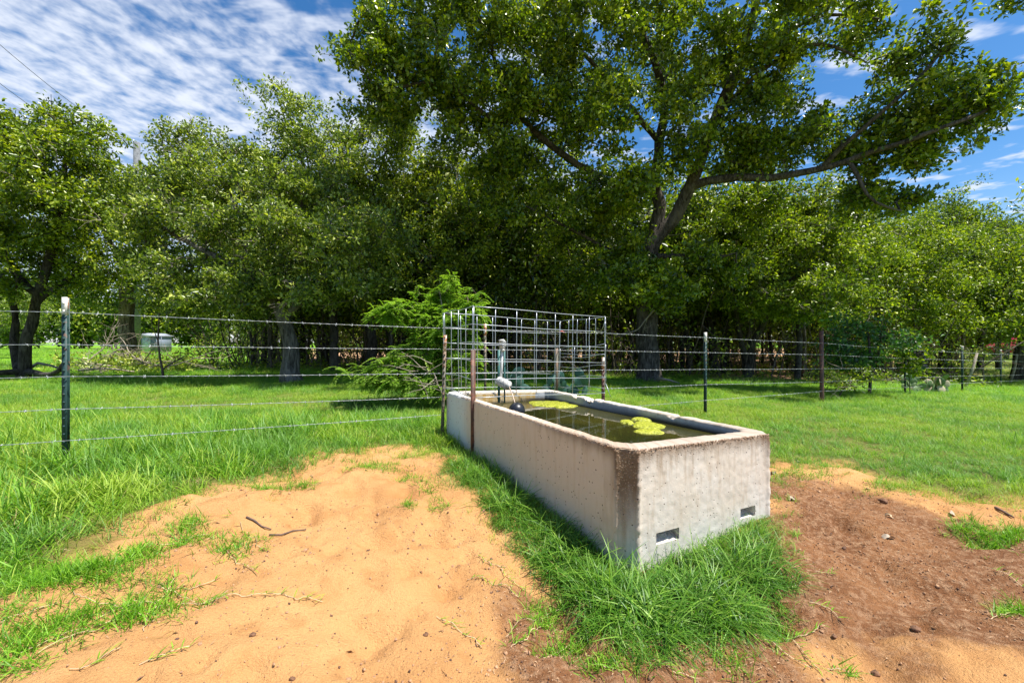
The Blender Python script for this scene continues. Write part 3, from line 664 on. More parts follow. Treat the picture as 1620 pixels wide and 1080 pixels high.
# ------------------------------------------------------------------ trees
class Tree:
    def __init__(s, seed): s.r = np.random.default_rng(seed); s.p = []; s.par = []; s.rad = []; s.att = []
    def limb(s, pts, r0, r1, start=None):
        pts = np.asarray(pts, float); seg = np.linalg.norm(np.diff(pts, axis=0), axis=1); cum = np.r_[0, np.cumsum(seg)]
        n = max(3, int(cum[-1]/.22)); t = np.linspace(0, cum[-1], n)
        # smooth interpolation
        X = np.stack([np.interp(t, cum, pts[:, k]) for k in range(3)], 1)
        for _ in range(2): X[1:-1] = (X[:-2]+2*X[1:-1]+X[2:])/4
        jit = s.r.normal(0, 1, X.shape); jit = np.apply_along_axis(lambda v: np.convolve(v, (.25, .5, .25), 'same'), 0, jit)
        rr = r0+(r1-r0)*np.linspace(0, 1, n)**.8; X[1:-1] += jit[1:-1]*np.minimum(.045, rr[1:-1]*.35)[:, None]
        if start is None and s.p:
            A = np.array(s.p); start = int(np.argmin(((A-X[0])**2).sum(1)))
        prev = -1 if start is None else start; ids = []
        for i in range(n):
            if i == 0 and prev >= 0: continue
            s.p.append(X[i]); s.par.append(prev); s.rad.append(rr[i]); prev = len(s.p)-1; ids.append(prev); 
        return ids
    def grow(s, att, attach_min_z=None, droop=.0, bendy=.14, tip=.0055, cost_low=None):
        att = np.asarray(att, float); base = len(s.p)
        A = np.array(s.p); ok = np.ones(len(A), bool)
        if attach_min_z is not None: ok = A[:, 2] > attach_min_z
        d0 = np.array([np.sqrt(((A[ok]-a)**2).sum(1)).min() for a in att]); order = np.argsort(d0)
        cap = len(A)+len(att)*7; buf = np.full((cap, 3), 1e6); buf[:len(A)] = A; buf[:len(A)][~ok] = 1e6
        n = len(A); s.tips = []
        for k in order:
            a = att[k]; j = int(np.argmin(((buf[:n]-a)**2).sum(1))); b0 = s.p[j]; L_ = np.linalg.norm(a-b0)
            m = int(min(6, max(1, L_/.22))); u = (a-b0)/(L_+1e-9)
            side = np.cross(u, s.r.normal(0, 1, 3)); side /= np.linalg.norm(side)+1e-9
            prev = j; amp = bendy*L_*s.r.uniform(.3, 1)
            for i in range(1, m+1):
                t = i/m; q = b0+(a-b0)*t+side*amp*math.sin(math.pi*t)+np.array((0, 0, -droop*L_*math.sin(math.pi*t)))
                if i < m: q = q+s.r.normal(0, .022, 3)
                s.p.append(q); s.par.append(prev); s.rad.append(0.); prev = len(s.p)-1
                buf[n] = q; n += 1
            s.tips.append(prev)
        acc = np.zeros(len(s.p)); kids = np.zeros(len(s.p), int); E = 2.35
        for i in range(len(s.p)-1, -1, -1):
            if acc[i] == 0: acc[i] = tip**E
            rr = acc[i]**(1/E)
            if s.rad[i] == 0: s.rad[i] = rr
            if s.par[i] >= 0: acc[s.par[i]] += acc[i]
    def wood(s, name, m, trunk_sides=14, flare=0.):
        P_ = np.array(s.p); R = np.array(s.rad); par = np.array(s.par); n = len(P_)
        kids = [[] for _ in range(n)]
        for i in range(n):
            if par[i] >= 0: kids[par[i]].append(i)
        used = np.zeros(n, bool); mb = MB()
        for i in range(n):
            if used[i]: continue
            chain = []; rr = []
            if par[i] >= 0: chain.append(P_[par[i]]); rr.append(min(R[i]*1.15, R[par[i]]))
            j = i
            while True:
                used[j] = True; chain.append(P_[j]); rr.append(R[j])
                ks = [k for k in kids[j] if not used[k]]
                if not ks: break
                k = max(ks, key=lambda q: R[q])
                if k != j+1 and R[k] < .3*R[j] and R[j] > .05: break
                j = k
            if len(chain) < 2: continue
            mr = max(rr); ns = 3 if mr < .012 else 5 if mr < .04 else 8 if mr < .1 else trunk_sides
            C = np.array(chain); rr = np.array(rr)
            V, q, t = tube_arrays(C, rr, ns, False)
            if mr > .1:
                nz = (fbm(V[:, 0]*3+V[:, 1]*5, V[:, 2], 2.5, 3, 77)-.5)*.22+(fbm(V[:, 0]*14+V[:, 1]*11, V[:, 2]*2.5, 1.5, 3, 79)-.5)*.12
                cc = np.repeat(C, ns, 0); V = cc+(V-cc)*(1+nz)[:, None]
                if flare and i == 0:
                    h = V[:, 2]-C[0][2]; a = np.arctan2(V[:, 1]-cc[:, 1], V[:, 0]-cc[:, 0])
                    V = cc+(V-cc)*(1+flare*np.exp(-np.clip(h, 0, 9)/.28)*(.7+.5*np.sin(4*a+1)))[:, None]
            mb.add(V, q)
        return mb.me(name, m, True)
def clumps(r, c, rad, nsub, per, sub=.42, flat=.7, shell=.35):
    out = []
    for _ in range(nsub):
        d = r.normal(0, 1, 3); d /= np.linalg.norm(d); rr = (shell+(1-shell)*r.random())**.6*r.choice((.8, 1., 1.22), p=(.3, .5, .2))
        cc = np.asarray(c)+d*rr*np.asarray(rad)
        k = max(1, int(r.normal(per, per*.35))); sz = r.uniform(.6, 1.35)
        o = r.normal(0, 1, (k, 3))*sub*sz*np.array((1, 1, flat)); out.append(cc+o)
    return np.concatenate(out)
def leaves(name, tips, m, r, per=40, spread=.16, size=.09, wid=.5, up=.5, tone_sd=.2, droop=0., flat=.75, tone0=.45):
    size = size*1.16; per = per*.84
    tips = np.asarray(tips); n = len(tips); k = np.maximum(1, r.normal(per, per*.3, n)).astype(int); idx = np.repeat(np.arange(n), k); N_ = len(idx)
    off = r.normal(0, 1, (N_, 3)); off /= np.linalg.norm(off, axis=1, keepdims=True); rr = r.random(N_)**.5
    pos = tips[idx]+off*rr[:, None]*spread*np.array((1, 1, flat))*1.7
    d = off*.8+r.normal(0, .55, (N_, 3))+np.array((0, 0, -droop)); d /= np.linalg.norm(d, axis=1, keepdims=True)
    nr = r.normal(0, .62, (N_, 3))+np.array((0, 0, up)); nr -= (nr*d).sum(1, keepdims=True)*d; nr /= np.linalg.norm(nr, axis=1, keepdims=True)+1e-6
    sd_ = np.cross(d, nr); sz = size*r.uniform(.6, 1.25, N_); w = sz*wid*r.uniform(.8, 1.2, N_)
    fold = r.uniform(.05, .22, N_)[:, None]*sz[:, None]
    V = np.empty((N_, 4, 3), np.float32)
    V[:, 0] = pos; V[:, 1] = pos+d*sz[:, None]-nr*fold*.6
    mid = pos+d*(sz*.6)[:, None]+nr*fold; V[:, 2] = mid+sd_*(w*.5)[:, None]; V[:, 3] = mid-sd_*(w*.5)[:, None]
    b = np.arange(N_)[:, None]*4; tri = np.concatenate([b+np.array((0, 3, 1)), b+np.array((0, 1, 2))])
    ct = r.normal(0, tone_sd*.8, n)[idx]; tone = np.clip(tone0+ct+r.normal(0, tone_sd, N_), 0, 1)
    return mesh(name, V.reshape(-1, 3), tri, m, False, dict(tone=np.repeat(tone, 4)))
TREES = {}
def tree(name, label, D, base, blobs, limbs, lm, bm, seed, clump=7, per=34, size=.085, spread=.15, dens=1., dead=0, group=None, tip=.0055, up=.5,
         sub=.36, flare=.5, wid=.5, attach=.35, tone0=.45, cat='tree', rel=None, droop=.02, smaller=None):
    """base (px, py) at distance D; blobs (px, py, D, rx px, ry px, rz m, density); limbs [(r0, r1, [(px, py, D)...])] - first is the trunk"""
    t = Tree(seed); b0 = P(base[0], base[1], D); b0[2] = float(gz(b0[0], b0[1]))-.06
    for k, (r0, r1, pts) in enumerate(limbs):
        W_ = [P(*p) for p in pts]
        if k == 0: W_[0] = b0
        t.limb(W_, r0, r1)
    att = []
    for (px, py, d_, rx, ry, rz, dn) in blobs:
        c = P(px, py, d_); ra = (rx/F*d_, rz, ry/F*d_); vol = ra[0]*ra[1]*ra[2]
        ns = max(2, int(dens*dn*(9+7.5*vol**.72))); att.append(clumps(t.r, c, ra, ns, clump, sub, flat=.6))
    att = np.concatenate(att); att = att[att[:, 2] > gz(att[:, 0], att[:, 1])+.12]
    t.grow(att, attach_min_z=b0[2]+attach*(att[:, 2].max()-b0[2])*.5, tip=tip, droop=droop)
    root = thing(name, label, cat, tuple(b0), group)
    inv = -np.array(b0)
    w = obj('trunk', t.wood(name+'_wood', bm, flare=flare), root); w.matrix_parent_inverse.identity(); w.location = inv
    c = obj('crown', leaves(name+'_leaves', att, lm, t.r, per, spread, size, up=up, wid=wid, tone0=tone0), root); c.location = inv
    if dead:
        mb = MB(); lo = att[t.r.choice(len(att), dead)]
        for a in lo:
            p = a+t.r.normal(0, .12, 3); u = t.r.normal(0, 1, 3); u[1] -= .5; u[2] -= .15; u /= np.linalg.norm(u); t_step = t.r.uniform(.05, .10)
            for q in range(4):
                pts = [p]; v = u+t.r.normal(0, .45, 3)
                for _ in range(5): v = v+t.r.normal(0, .22, 3); v /= np.linalg.norm(v); pts.append(pts[-1]+v*t_step)
                mb.tube(pts, np.linspace(.0048, .0018, 6), 3, False)
        d = obj('dead_twigs', mb.me('dead_twigs', M['dead_wood']), root); d.location = inv; d['kind'] = 'stuff'
    print(name, 'clusters', len(att), 'leaves', len(c.data.vertices)//4, 'wood', len(w.data.polygons))
    return root

oak_blobs = [(585, 75, 8.8, 55, 60, .8, 1), (640, 30, 9.2, 80, 60, 1, 1), (650, 120, 9, 75, 50, .9, 1), (600, 165, 9, 45, 25, .6, .8), (730, 60, 9.2, 80, 80, 1.2, 1), (700, 150, 9.6, 60, 30, .9, .8),
             (780, 165, 9.4, 75, 60, 1.2, 1), (760, 235, 10, 60, 40, 1, 1), (830, 80, 9.2, 85, 80, 1.2, 1), (860, 210, 9.4, 80, 60, 1.2, 1), (810, 310, 10.6, 80, 50, 1.1, 1), (905, 330, 10.4, 80, 55, 1.2, 1),
             (930, 60, 9, 75, 70, 1.2, 1), (950, 190, 9, 70, 60, 1.2, 1), (985, 295, 9.4, 55, 45, 1.1, .9), (940, 420, 11, 75, 55, 1.1, 1), (985, 420, 10.4, 45, 40, 1, .8), (1040, 60, 9.4, 70, 80, 1.3, .8),
             (1080, 180, 9, 55, 60, 1, .8), (1150, 90, 9, 70, 70, 1.2, 1), (1165, 240, 9.6, 40, 35, 1, .7), (1075, 250, 9.6, 25, 30, .8, .6), (1200, 190, 9, 60, 45, 1, .9), (1230, 50, 8.8, 80, 50, 1.2, 1), (1215, 130, 9, 30, 35, .8, .8),
             (1320, 35, 8.6, 80, 40, 1, .9), (1390, 45, 8.6, 45, 30, .8, .9), (1175, 335, 10.6, 50, 40, 1, .8), (1230, 235, 9, 60, 32, .9, .9), (1290, 210, 8.8, 40, 25, .7, .7), (1120, 410, 10.5, 60, 40, 1, .9),
             (1330, 245, 8.8, 45, 20, .7, .7), (1400, 185, 8.4, 45, 45, .7, .9), (1420, 130, 8.3, 50, 40, .7, .8), (1455, 190, 8.2, 55, 45, .7, 1), (1490, 120, 8.1, 40, 45, .6, .9), (1500, 55, 8.1, 26, 28, .4, .7), (1540, 160, 8.0, 50, 45, .6, 1),
             (1570, 190, 7.9, 32, 25, .5, .8), (1500, 240, 8.1, 55, 26, .6, .9), (1440, 240, 8.3, 35, 20, .5, .6), (1372, 262, 8.6, 30, 20, .5, .6), (1385, 315, 8.6, 45, 18, .5, .9), (1430, 328, 8.6, 30, 12, .4, .7), (1590, 110, 7.9, 14, 18, .3, .5),
             (700, -80, 9.4, 150, 80, 1.6, .5), (900, -100, 9, 170, 90, 2, .5), (1100, -110, 9, 170, 90, 2, .5), (1290, -70, 8.8, 120, 60, 1.5, .5), (900, 0, 12, 200, 120, 1.5, .5), (1100, 40, 12.5, 200, 150, 1.5, .5), (850, 200, 12.5, 130, 100, 1.4, .5)]
oak_blobs = [(px-(18 if px > 1480 else 0), py-(8 if px > 1250 else 0), d_+(.45 if py > 120 and px > 1030 else .25), rx*(.92 if px > 1250 else 1), ry*(.85 if px > 1250 else .95), rz, dn*((.42 if py < 130 else .56) if px > 1250 else .85)) for (px, py, d_, rx, ry, rz, dn) in oak_blobs]
oak_blobs += [(1000, 440, 10, 45, 34, .8, .75), (1062, 462, 10.2, 40, 22, .8, .75), (1600, -125, 7.6, 100, 40, 1.1, .6), (1740, -70, 8, 80, 50, 1.1, .6), (880, -190, 7.4, 120, 40, 1.3, .55), (1080, -180, 7.1, 120, 45, 1.3, .6), (1290, -165, 7.2, 120, 45, 1.3, .6), (1460, -150, 7.4, 90, 40, 1.1, .5), (950, -190, 7.2, 170, 60, 1.6, .5), (1150, -200, 7, 150, 60, 1.5, .5), (780, -160, 7.6, 120, 60, 1.4, .4)]  # blobs outside the frame: unseen crown added to cast shade on the grass
oak_limbs = [(.29, .24, [(1027, 600, 11.2), (1025, 520, 11.2), (1018, 450, 11.1), (1030, 385, 11)]),
             (.19, .06, [(1030, 385, 11), (1062, 355, 10.8), (1095, 292, 10.4), (1112, 240, 10), (1132, 190, 9.8), (1165, 110, 9.5), (1190, 30, 9.3), (1200, -60, 9.2)]),
             (.18, .05, [(1030, 385, 11), (1044, 330, 11), (1034, 280, 10.8), (1055, 190, 10.5), (1042, 110, 10.2), (1012, 40, 10), (990, -50, 9.8)]),
             (.11, .035, [(1098, 290, 10.3), (1150, 280, 10), (1230, 281, 9.5), (1300, 268, 9.1), (1345, 256, 8.9), (1385, 238, 8.7), (1430, 225, 8.4), (1500, 200, 8.1), (1550, 180, 8)]),
             (.05, .02, [(1345, 256, 8.9), (1362, 285, 8.7), (1372, 322, 8.6), (1425, 334, 8.6)]),
             (.06, .02, [(1300, 268, 9.1), (1340, 225, 8.8), (1380, 190, 8.5), (1440, 140, 8.2), (1500, 70, 8.1)]),
             (.075, .02, [(1132, 190, 9.8), (1190, 120, 9.4), (1240, 88, 9.1), (1280, 66, 8.9), (1330, 75, 8.7), (1372, 100, 8.6)]),
             (.06, .02, [(1170, 110, 9.5), (1230, 60, 9), (1300, 20, 8.8), (1390, 30, 8.6)]),
             (.12, .03, [(1036, 300, 10.9), (960, 290, 10.4), (880, 240, 10), (800, 165, 9.7), (772, 52, 9.5), (735, -10, 9.3)]),
             (.07, .02, [(830, 195, 9.8), (770, 190, 9.5), (720, 132, 9.3), (655, 132, 9.1), (600, 150, 8.9), (560, 90, 8.8)]),
             (.08, .025, [(1048, 230, 10.6), (980, 150, 10), (900, 60, 9.6), (850, -20, 9.3)]),
             (.07, .02, [(1025, 420, 11), (975, 400, 10.8), (900, 360, 10.6), (820, 320, 10.6)]),
             (.09, .03, [(1028, 405, 11), (1080, 402, 10.6), (1130, 412, 10.4), (1165, 400, 10.2)])]
tree('oak_tree', 'towering spreading oak with a thick grey trunk behind the trough', 11.2, (1027, 600), oak_blobs, oak_limbs, M['oak_leaf'], M['bark_oak'], 5,
     per=25, size=.096, spread=.085, dens=1.4, dead=60, sub=.20, wid=.55, clump=11, tip=.0048)

tree('oak_tree', 'dark leaning oak with low limbs at the far left edge', 9.6, (36, 604),
     [(-30, 230, 9, 55, 55, .9, 1), (15, 215, 9.2, 35, 40, .7, .9), (95, 200, 9.4, 45, 32, .8, .9), (105, 245, 9.2, 42, 30, .9, 1), (40, 300, 9, 80, 40, 1, 1), (-60, 320, 9, 90, 60, 1, 1), (112, 310, 9.4, 50, 38, 1, 1),
      (20, 380, 9.2, 70, 35, 1, .8), (110, 375, 9.6, 60, 35, 1, .8), (-50, 440, 8.8, 60, 40, .8, .8), (60, 440, 9.8, 60, 28, .8, .6), (150, 420, 10, 50, 35, .8, .7)],
     [(.115, .08, [(36, 604, 9.6), (42, 545, 9.6), (58, 470, 9.6), (80, 400, 9.5)]), (.09, .03, [(58, 470, 9.6), (15, 420, 9.3), (-30, 340, 9), (-40, 250, 9)]), (.08, .03, [(80, 400, 9.5), (100, 330, 9.3), (105, 240, 9.3)]),
      (.07, .03, [(55, 480, 9.6), (110, 440, 9.8), (160, 400, 10)]), (.09, .04, [(40, 580, 9.6), (0, 600, 9.2), (-40, 590, 8.9)]), (.07, .03, [(44, 585, 9.5), (85, 597, 9.3), (105, 575, 9.2), (108, 520, 9.3)]),
      (.10, .05, [(30, 596, 9.7), (20, 545, 9.8), (28, 500, 9.9), (10, 440, 9.8)])],
     M['oak_leaf'], M['bark_dark'], 21, dead=70, dens=1.5, per=26, size=.08, spread=.09, sub=.2, clump=10, tone0=.5)
tree('oak_tree', 'oak with brown flaking trunk above the brush pile', 15.5, (201, 580),
     [(200, 335, 15, 50, 42, 1.5, 1), (222, 300, 15, 38, 22, 1.2, 1), (175, 300, 15, 30, 25, 1.2, .8), (285, 300, 15, 36, 36, 1.3, .9), (190, 370, 14.5, 70, 50, 1.5, .9), (300, 340, 15, 60, 60, 1.5, .9), (140, 450, 15, 70, 40, 1.4, .7), (250, 440, 15, 60, 40, 1.4, .8), (110, 330, 15, 50, 50, 1.4, .8)],
     [(.25, .2, [(201, 580, 15.5), (202, 530, 15.5), (200, 470, 15.5), (205, 420, 15.4)]), (.12, .04, [(205, 430, 15.4), (240, 380, 15.2), (260, 300, 15)]), (.12, .04, [(203, 440, 15.4), (170, 380, 15), (150, 320, 15)])],
     M['oak_leaf_dark'], M['bark_brown'], 22, dead=60, dens=1.2, per=26, size=.11, spread=.15, sub=.26, clump=9)
tree('oak_tree', 'low wide oak with a bare grey trunk left of centre', 8.9, (462, 613),
     [(320, 235, 10, 42, 32, .8, .9), (285, 275, 9.6, 45, 35, .8, .9), (350, 290, 9.4, 60, 38, .9, 1), (430, 300, 9.2, 60, 45, 1, 1), (270, 345, 9, 55, 38, .9, .9), (370, 365, 8.8, 60, 38, 1, 1), (460, 370, 8.6, 60, 42, 1, 1), (545, 385, 8.6, 60, 45, 1, 1), (230, 390, 9.2, 45, 35, .8, .6),
      (300, 430, 8.8, 60, 35, .9, .8), (400, 440, 8.4, 65, 35, .9, 1), (490, 445, 8.4, 55, 32, .9, .9), (570, 430, 8.6, 50, 35, .9, .9), (350, 480, 8.4, 50, 22, .7, .6), (260, 480, 8.8, 45, 22, .7, .5), (600, 370, 9, 40, 35, .8, .8), (500, 290, 9.4, 50, 40, .9, .9)],
     [(.165, .13, [(462, 613, 8.9), (458, 560, 8.9), (455, 515, 8.85), (440, 480, 8.8)]), (.1, .03, [(445, 485, 8.8), (395, 435, 8.7), (390, 365, 8.9), (365, 310, 9.2), (330, 250, 9.8)]), (.09, .03, [(455, 500, 8.85), (500, 450, 8.6), (550, 400, 8.6)]),
      (.08, .03, [(400, 440, 8.7), (330, 400, 8.8), (280, 375, 9), (225, 340, 9.3)]), (.07, .03, [(450, 480, 8.8), (460, 400, 8.8), (480, 310, 9.2)])],
     M['grey_leaf'], M['bark_grey'], 23, dead=150, dens=1.6, per=28, size=.072, spread=.09, sub=.2, clump=10, tone0=.5)
tree('oak_tree', 'tall slender oak with wispy top above the left trees', 12.5, (530, 592),
     [(432, 140, 12.5, 22, 22, .5, .35), (470, 165, 12.5, 18, 25, .5, .3), (440, 205, 12.5, 32, 28, .7, .55), (490, 215, 12.5, 35, 35, .8, .7), (455, 260, 12.5, 45, 30, 1, .9), (530, 250, 12.5, 45, 45, 1, 1), (400, 270, 12, 35, 25, .8, .7), (560, 200, 12.5, 30, 30, .8, .6), (570, 300, 12.3, 60, 50, 1.2, 1), (500, 330, 12, 60, 40, 1.2, 1)],
     [(.13, .09, [(530, 592, 12.5), (528, 500, 12.5), (520, 400, 12.5), (505, 330, 12.5)]), (.06, .012, [(505, 330, 12.5), (480, 260, 12.5), (455, 200, 12.5), (432, 135, 12.5)]), (.05, .012, [(510, 340, 12.5), (530, 260, 12.5), (560, 190, 12.5)]), (.03, .01, [(490, 280, 12.5), (480, 210, 12.5), (470, 155, 12.5)])],
     M['grey_leaf'], M['bark_dark'], 24, dead=40, dens=1.35, per=24, size=.088, spread=.12, sub=.22, clump=9, tone0=.5)
tree('oak_tree', 'dense dark oak filling the middle behind the feathery bush', 12.8, (588, 592),
     [(610, 220, 12.6, 55, 45, 1.2, 1), (670, 245, 12.6, 55, 45, 1.2, 1), (600, 300, 12.2, 65, 50, 1.3, 1), (700, 320, 12.4, 65, 55, 1.3, 1), (560, 370, 12.4, 60, 50, 1.3, 1), (640, 390, 12, 70, 50, 1.3, 1), (740, 400, 12.4, 60, 50, 1.3, 1), (580, 460, 12.2, 60, 35, 1.1, .8), (700, 470, 12.4, 60, 30, 1.1, .8), (630, 190, 12.8, 30, 25, .7, .5)],
     [(.16, .13, [(588, 592, 12.8), (585, 530, 12.8), (578, 470, 12.8), (590, 400, 12.8)]), (.1, .03, [(590, 400, 12.8), (640, 330, 12.6), (680, 260, 12.6)]), (.1, .03, [(590, 410, 12.8), (580, 340, 12.6), (610, 240, 12.6)]), (.07, .03, [(585, 440, 12.8), (660, 420, 12.6), (740, 380, 12.5)])],
     M['oak_leaf_dark'], M['bark_dark'], 25, dead=70, dens=1.25, per=26, size=.092, spread=.12, sub=.24, clump=9, tone0=.58)
tree('oak_tree', 'shaded oak with thin stems standing between the dark oak and the big trunk', 13.5, (868, 588),
     [(800, 400, 13, 60, 45, 1.2, .9), (870, 430, 13, 60, 40, 1.2, .9), (850, 350, 13.2, 70, 45, 1.3, .9), (960, 470, 13.4, 60, 25, 1, .7), (780, 470, 13.4, 50, 30, 1, .7), (880, 480, 13.6, 50, 22, 1, .6), (1090, 470, 13.6, 55, 30, 1, .8), (1020, 480, 14, 50, 22, 1, .6)],
     [(.10, .07, [(868, 588, 13.5), (872, 520, 13.5), (866, 440, 13.5), (850, 360, 13.4)]), (.05, .02, [(870, 500, 13.5), (930, 470, 13.5), (1000, 470, 13.6), (1080, 465, 13.6)]), (.05, .02, [(868, 470, 13.5), (820, 420, 13.3), (790, 390, 13)])],
     M['oak_leaf_dark'], M['bark_dark'], 26, dens=1.25, per=24, size=.1, spread=.14, sub=.26, clump=8, tone0=.55)
tree('oak_tree', 'sunlit oak with forked leaning trunks right of the big trunk', 13.2, (1182, 590),
     [(1150, 380, 12.2, 60, 40, 1.2, .9), (1215, 385, 11.8, 60, 45, 1.2, 1), (1290, 390, 11.8, 60, 40, 1.1, 1), (1180, 440, 12, 60, 35, 1.1, .9), (1255, 450, 11.6, 65, 35, 1.1, 1), (1330, 440, 11.8, 50, 40, 1, 1), (1210, 480, 12, 60, 20, 1, .6), (1290, 490, 11.8, 55, 22, .9, .7), (1370, 400, 12.2, 45, 35, 1, .9)],
     [(.12, .08, [(1182, 590, 13.2), (1192, 540, 13.1), (1215, 495, 13), (1235, 450, 12.6)]), (.1, .03, [(1184, 585, 13.2), (1168, 530, 13.1), (1165, 470, 12.8), (1160, 400, 12.5)]), (.06, .02, [(1235, 450, 12.6), (1290, 420, 12), (1350, 400, 12)]), (.05, .02, [(1225, 470, 12.8), (1225, 420, 12.4), (1215, 370, 12)])],
     M['elm_leaf'], M['bark_dark'], 27, dead=120, dens=1.4, per=26, size=.088, spread=.12, sub=.22, clump=9, tone0=.5)
tree('oak_tree', 'dark leafy oak crown just under the long right limb', 12.4, (1262, 588),
     [(1240, 320, 12.4, 50, 35, 1, .9), (1300, 315, 12.4, 55, 32, 1, 1), (1360, 335, 12.4, 45, 25, .9, .8), (1180, 320, 12.6, 40, 30, 1, .7), (1200, 350, 12.6, 45, 30, 1, .7)],
     [(.09, .06, [(1262, 588, 12.9), (1265, 520, 12.9), (1270, 430, 12.7), (1280, 350, 12.5)]), (.04, .02, [(1275, 380, 12.6), (1330, 350, 12.5), (1370, 335, 12.4)]), (.04, .02, [(1272, 390, 12.6), (1230, 350, 12.5), (1190, 330, 12.6)])],
     M['oak_leaf_dark'], M['bark_dark'], 28, dens=1.3, per=26, size=.09, spread=.12, sub=.22, clump=9, tone0=.4, dead=30)
tree('elm_tree', 'round yellow green elm left of the spiky topped tree', 15.5, (1390, 578),
     [(1400, 375, 15, 60, 38, 1.4, 1), (1450, 395, 14.6, 55, 40, 1.4, 1), (1380, 430, 14.2, 60, 38, 1.4, 1), (1450, 450, 14, 60, 35, 1.4, 1), (1350, 480, 14, 50, 28, 1.1, .9), (1420, 490, 13.6, 60, 25, 1.1, .9), (1480, 500, 13.8, 50, 22, 1, .8), (1340, 400, 15, 45, 40, 1.2, .9)],
     [(.16, .1, [(1390, 578, 15.5), (1392, 530, 15.5), (1400, 470, 15.3), (1405, 400, 15)]), (.06, .02, [(1400, 470, 15.3), (1440, 450, 14.6), (1480, 440, 14.3)]), (.06, .02, [(1395, 500, 15.4), (1360, 460, 14.8), (1340, 410, 15)])],
     M['elm_leaf'], M['bark_dark'], 29, dead=90, dens=1.4, per=26, size=.09, spread=.13, sub=.25, clump=9, tone0=.5)
tree('elm_tree', 'pointed elm with spiky upswept top against the sky', 17, (1498, 572),
     [(1500, 318, 17, 14, 20, .6, .5), (1525, 345, 17, 28, 22, 1, .7), (1480, 350, 17, 30, 22, 1, .7), (1560, 370, 17, 30, 18, 1, .7), (1510, 385, 16.6, 50, 30, 1.5, 1), (1460, 400, 16.6, 40, 30, 1.4, .9), (1560, 410, 16, 55, 28, 1.5, 1), (1500, 440, 15.6, 60, 35, 1.5, 1), (1570, 460, 15, 60, 35, 1.5, 1), (1520, 495, 14.6, 60, 22, 1.2, .8)],
     [(.17, .1, [(1498, 572, 17), (1500, 520, 17), (1498, 450, 17), (1502, 380, 17)]), (.05, .01, [(1502, 390, 17), (1501, 350, 17), (1500, 303, 17)]), (.05, .01, [(1502, 400, 17), (1540, 365, 17), (1590, 350, 17)]), (.05, .01, [(1500, 420, 17), (1470, 370, 17), (1470, 335, 17)])],
     M['elm_leaf'], M['bark_dark'], 30, dead=50, dens=1.4, per=26, size=.095, spread=.14, sub=.25, clump=9, tone0=.42)
tree('elm_tree', 'broad elm running off the right edge behind the fence', 14, (1610, 580),
     [(1600, 410, 14, 45, 30, 1.2, .9), (1650, 420, 14, 60, 40, 1.4, 1), (1590, 460, 13.5, 50, 30, 1.3, 1), (1650, 490, 13, 60, 30, 1.3, 1), (1590, 510, 13, 50, 20, 1, .8), (1710, 440, 14, 60, 50, 1.4, 1)],
     [(.15, .1, [(1625, 582, 14), (1622, 520, 14), (1630, 450, 14)]), (.06, .02, [(1622, 510, 14), (1600, 470, 13.7), (1590, 420, 14)]), (.06, .02, [(1626, 500, 14), (1670, 460, 14), (1710, 430, 14)])],
     M['elm_leaf'], M['bark_dark'], 31, dead=40, dens=1.6, per=24, size=.1, spread=.19, tone0=.45)

# prototypes reused for the trees deeper in the wood: base at the origin
def proto(name, seed, H, R_, clear, tr, lm, bm, nsub, per, size, spread, sub=.55, stems=1):
    t = Tree(seed); r = t.r
    for k in range(stems):
        dx, dy = r.normal(0, .35, 2)*(k > 0); lean = r.normal(0, .18, 2)*H*.5
        t.limb([(dx*.3, dy*.3, -.1), (dx+lean[0]*.2, dy+lean[1]*.2, H*.3), (dx+lean[0]*.7, dy+lean[1]*.7, H*.6), (dx+lean[0], dy+lean[1], H*.85)], tr, tr*.3, start=None if k == 0 else 0)
    A = np.array(t.p); top = A[-1]
    att = clumps(r, (top[0]*.8, top[1]*.8, (clear+H)/2), (R_, R_, (H-clear)/2), nsub, 6, sub, shell=.15)
    att = att[att[:, 2] > clear*.8]; t.grow(att, attach_min_z=clear*.6, tip=.007)
    return t.wood(name+'_wood', bm, trunk_sides=8), leaves(name+'_leaves', att, lm, r, per, spread, size, tone0=.4)
wood_protos = [proto('wood_a', 51, 6.2, 2.3, 2.0, .11, M['oak_leaf_dark'], M['bark_dark'], 58, 22, .13, .24, stems=1),
               proto('wood_b', 52, 5.4, 1.9, 1.7, .08, M['oak_leaf_dark'], M['bark_grey'], 50, 22, .13, .24, stems=2),
               proto('wood_c', 53, 7.0, 2.6, 2.6, .13, M['oak_leaf'], M['bark_dark'], 66, 22, .14, .25, stems=1),
               proto('wood_d', 54, 3.6, 1.5, .25, .045, M['oak_leaf_dark'], M['bark_dark'], 55, 20, .10, .20, stems=3)]
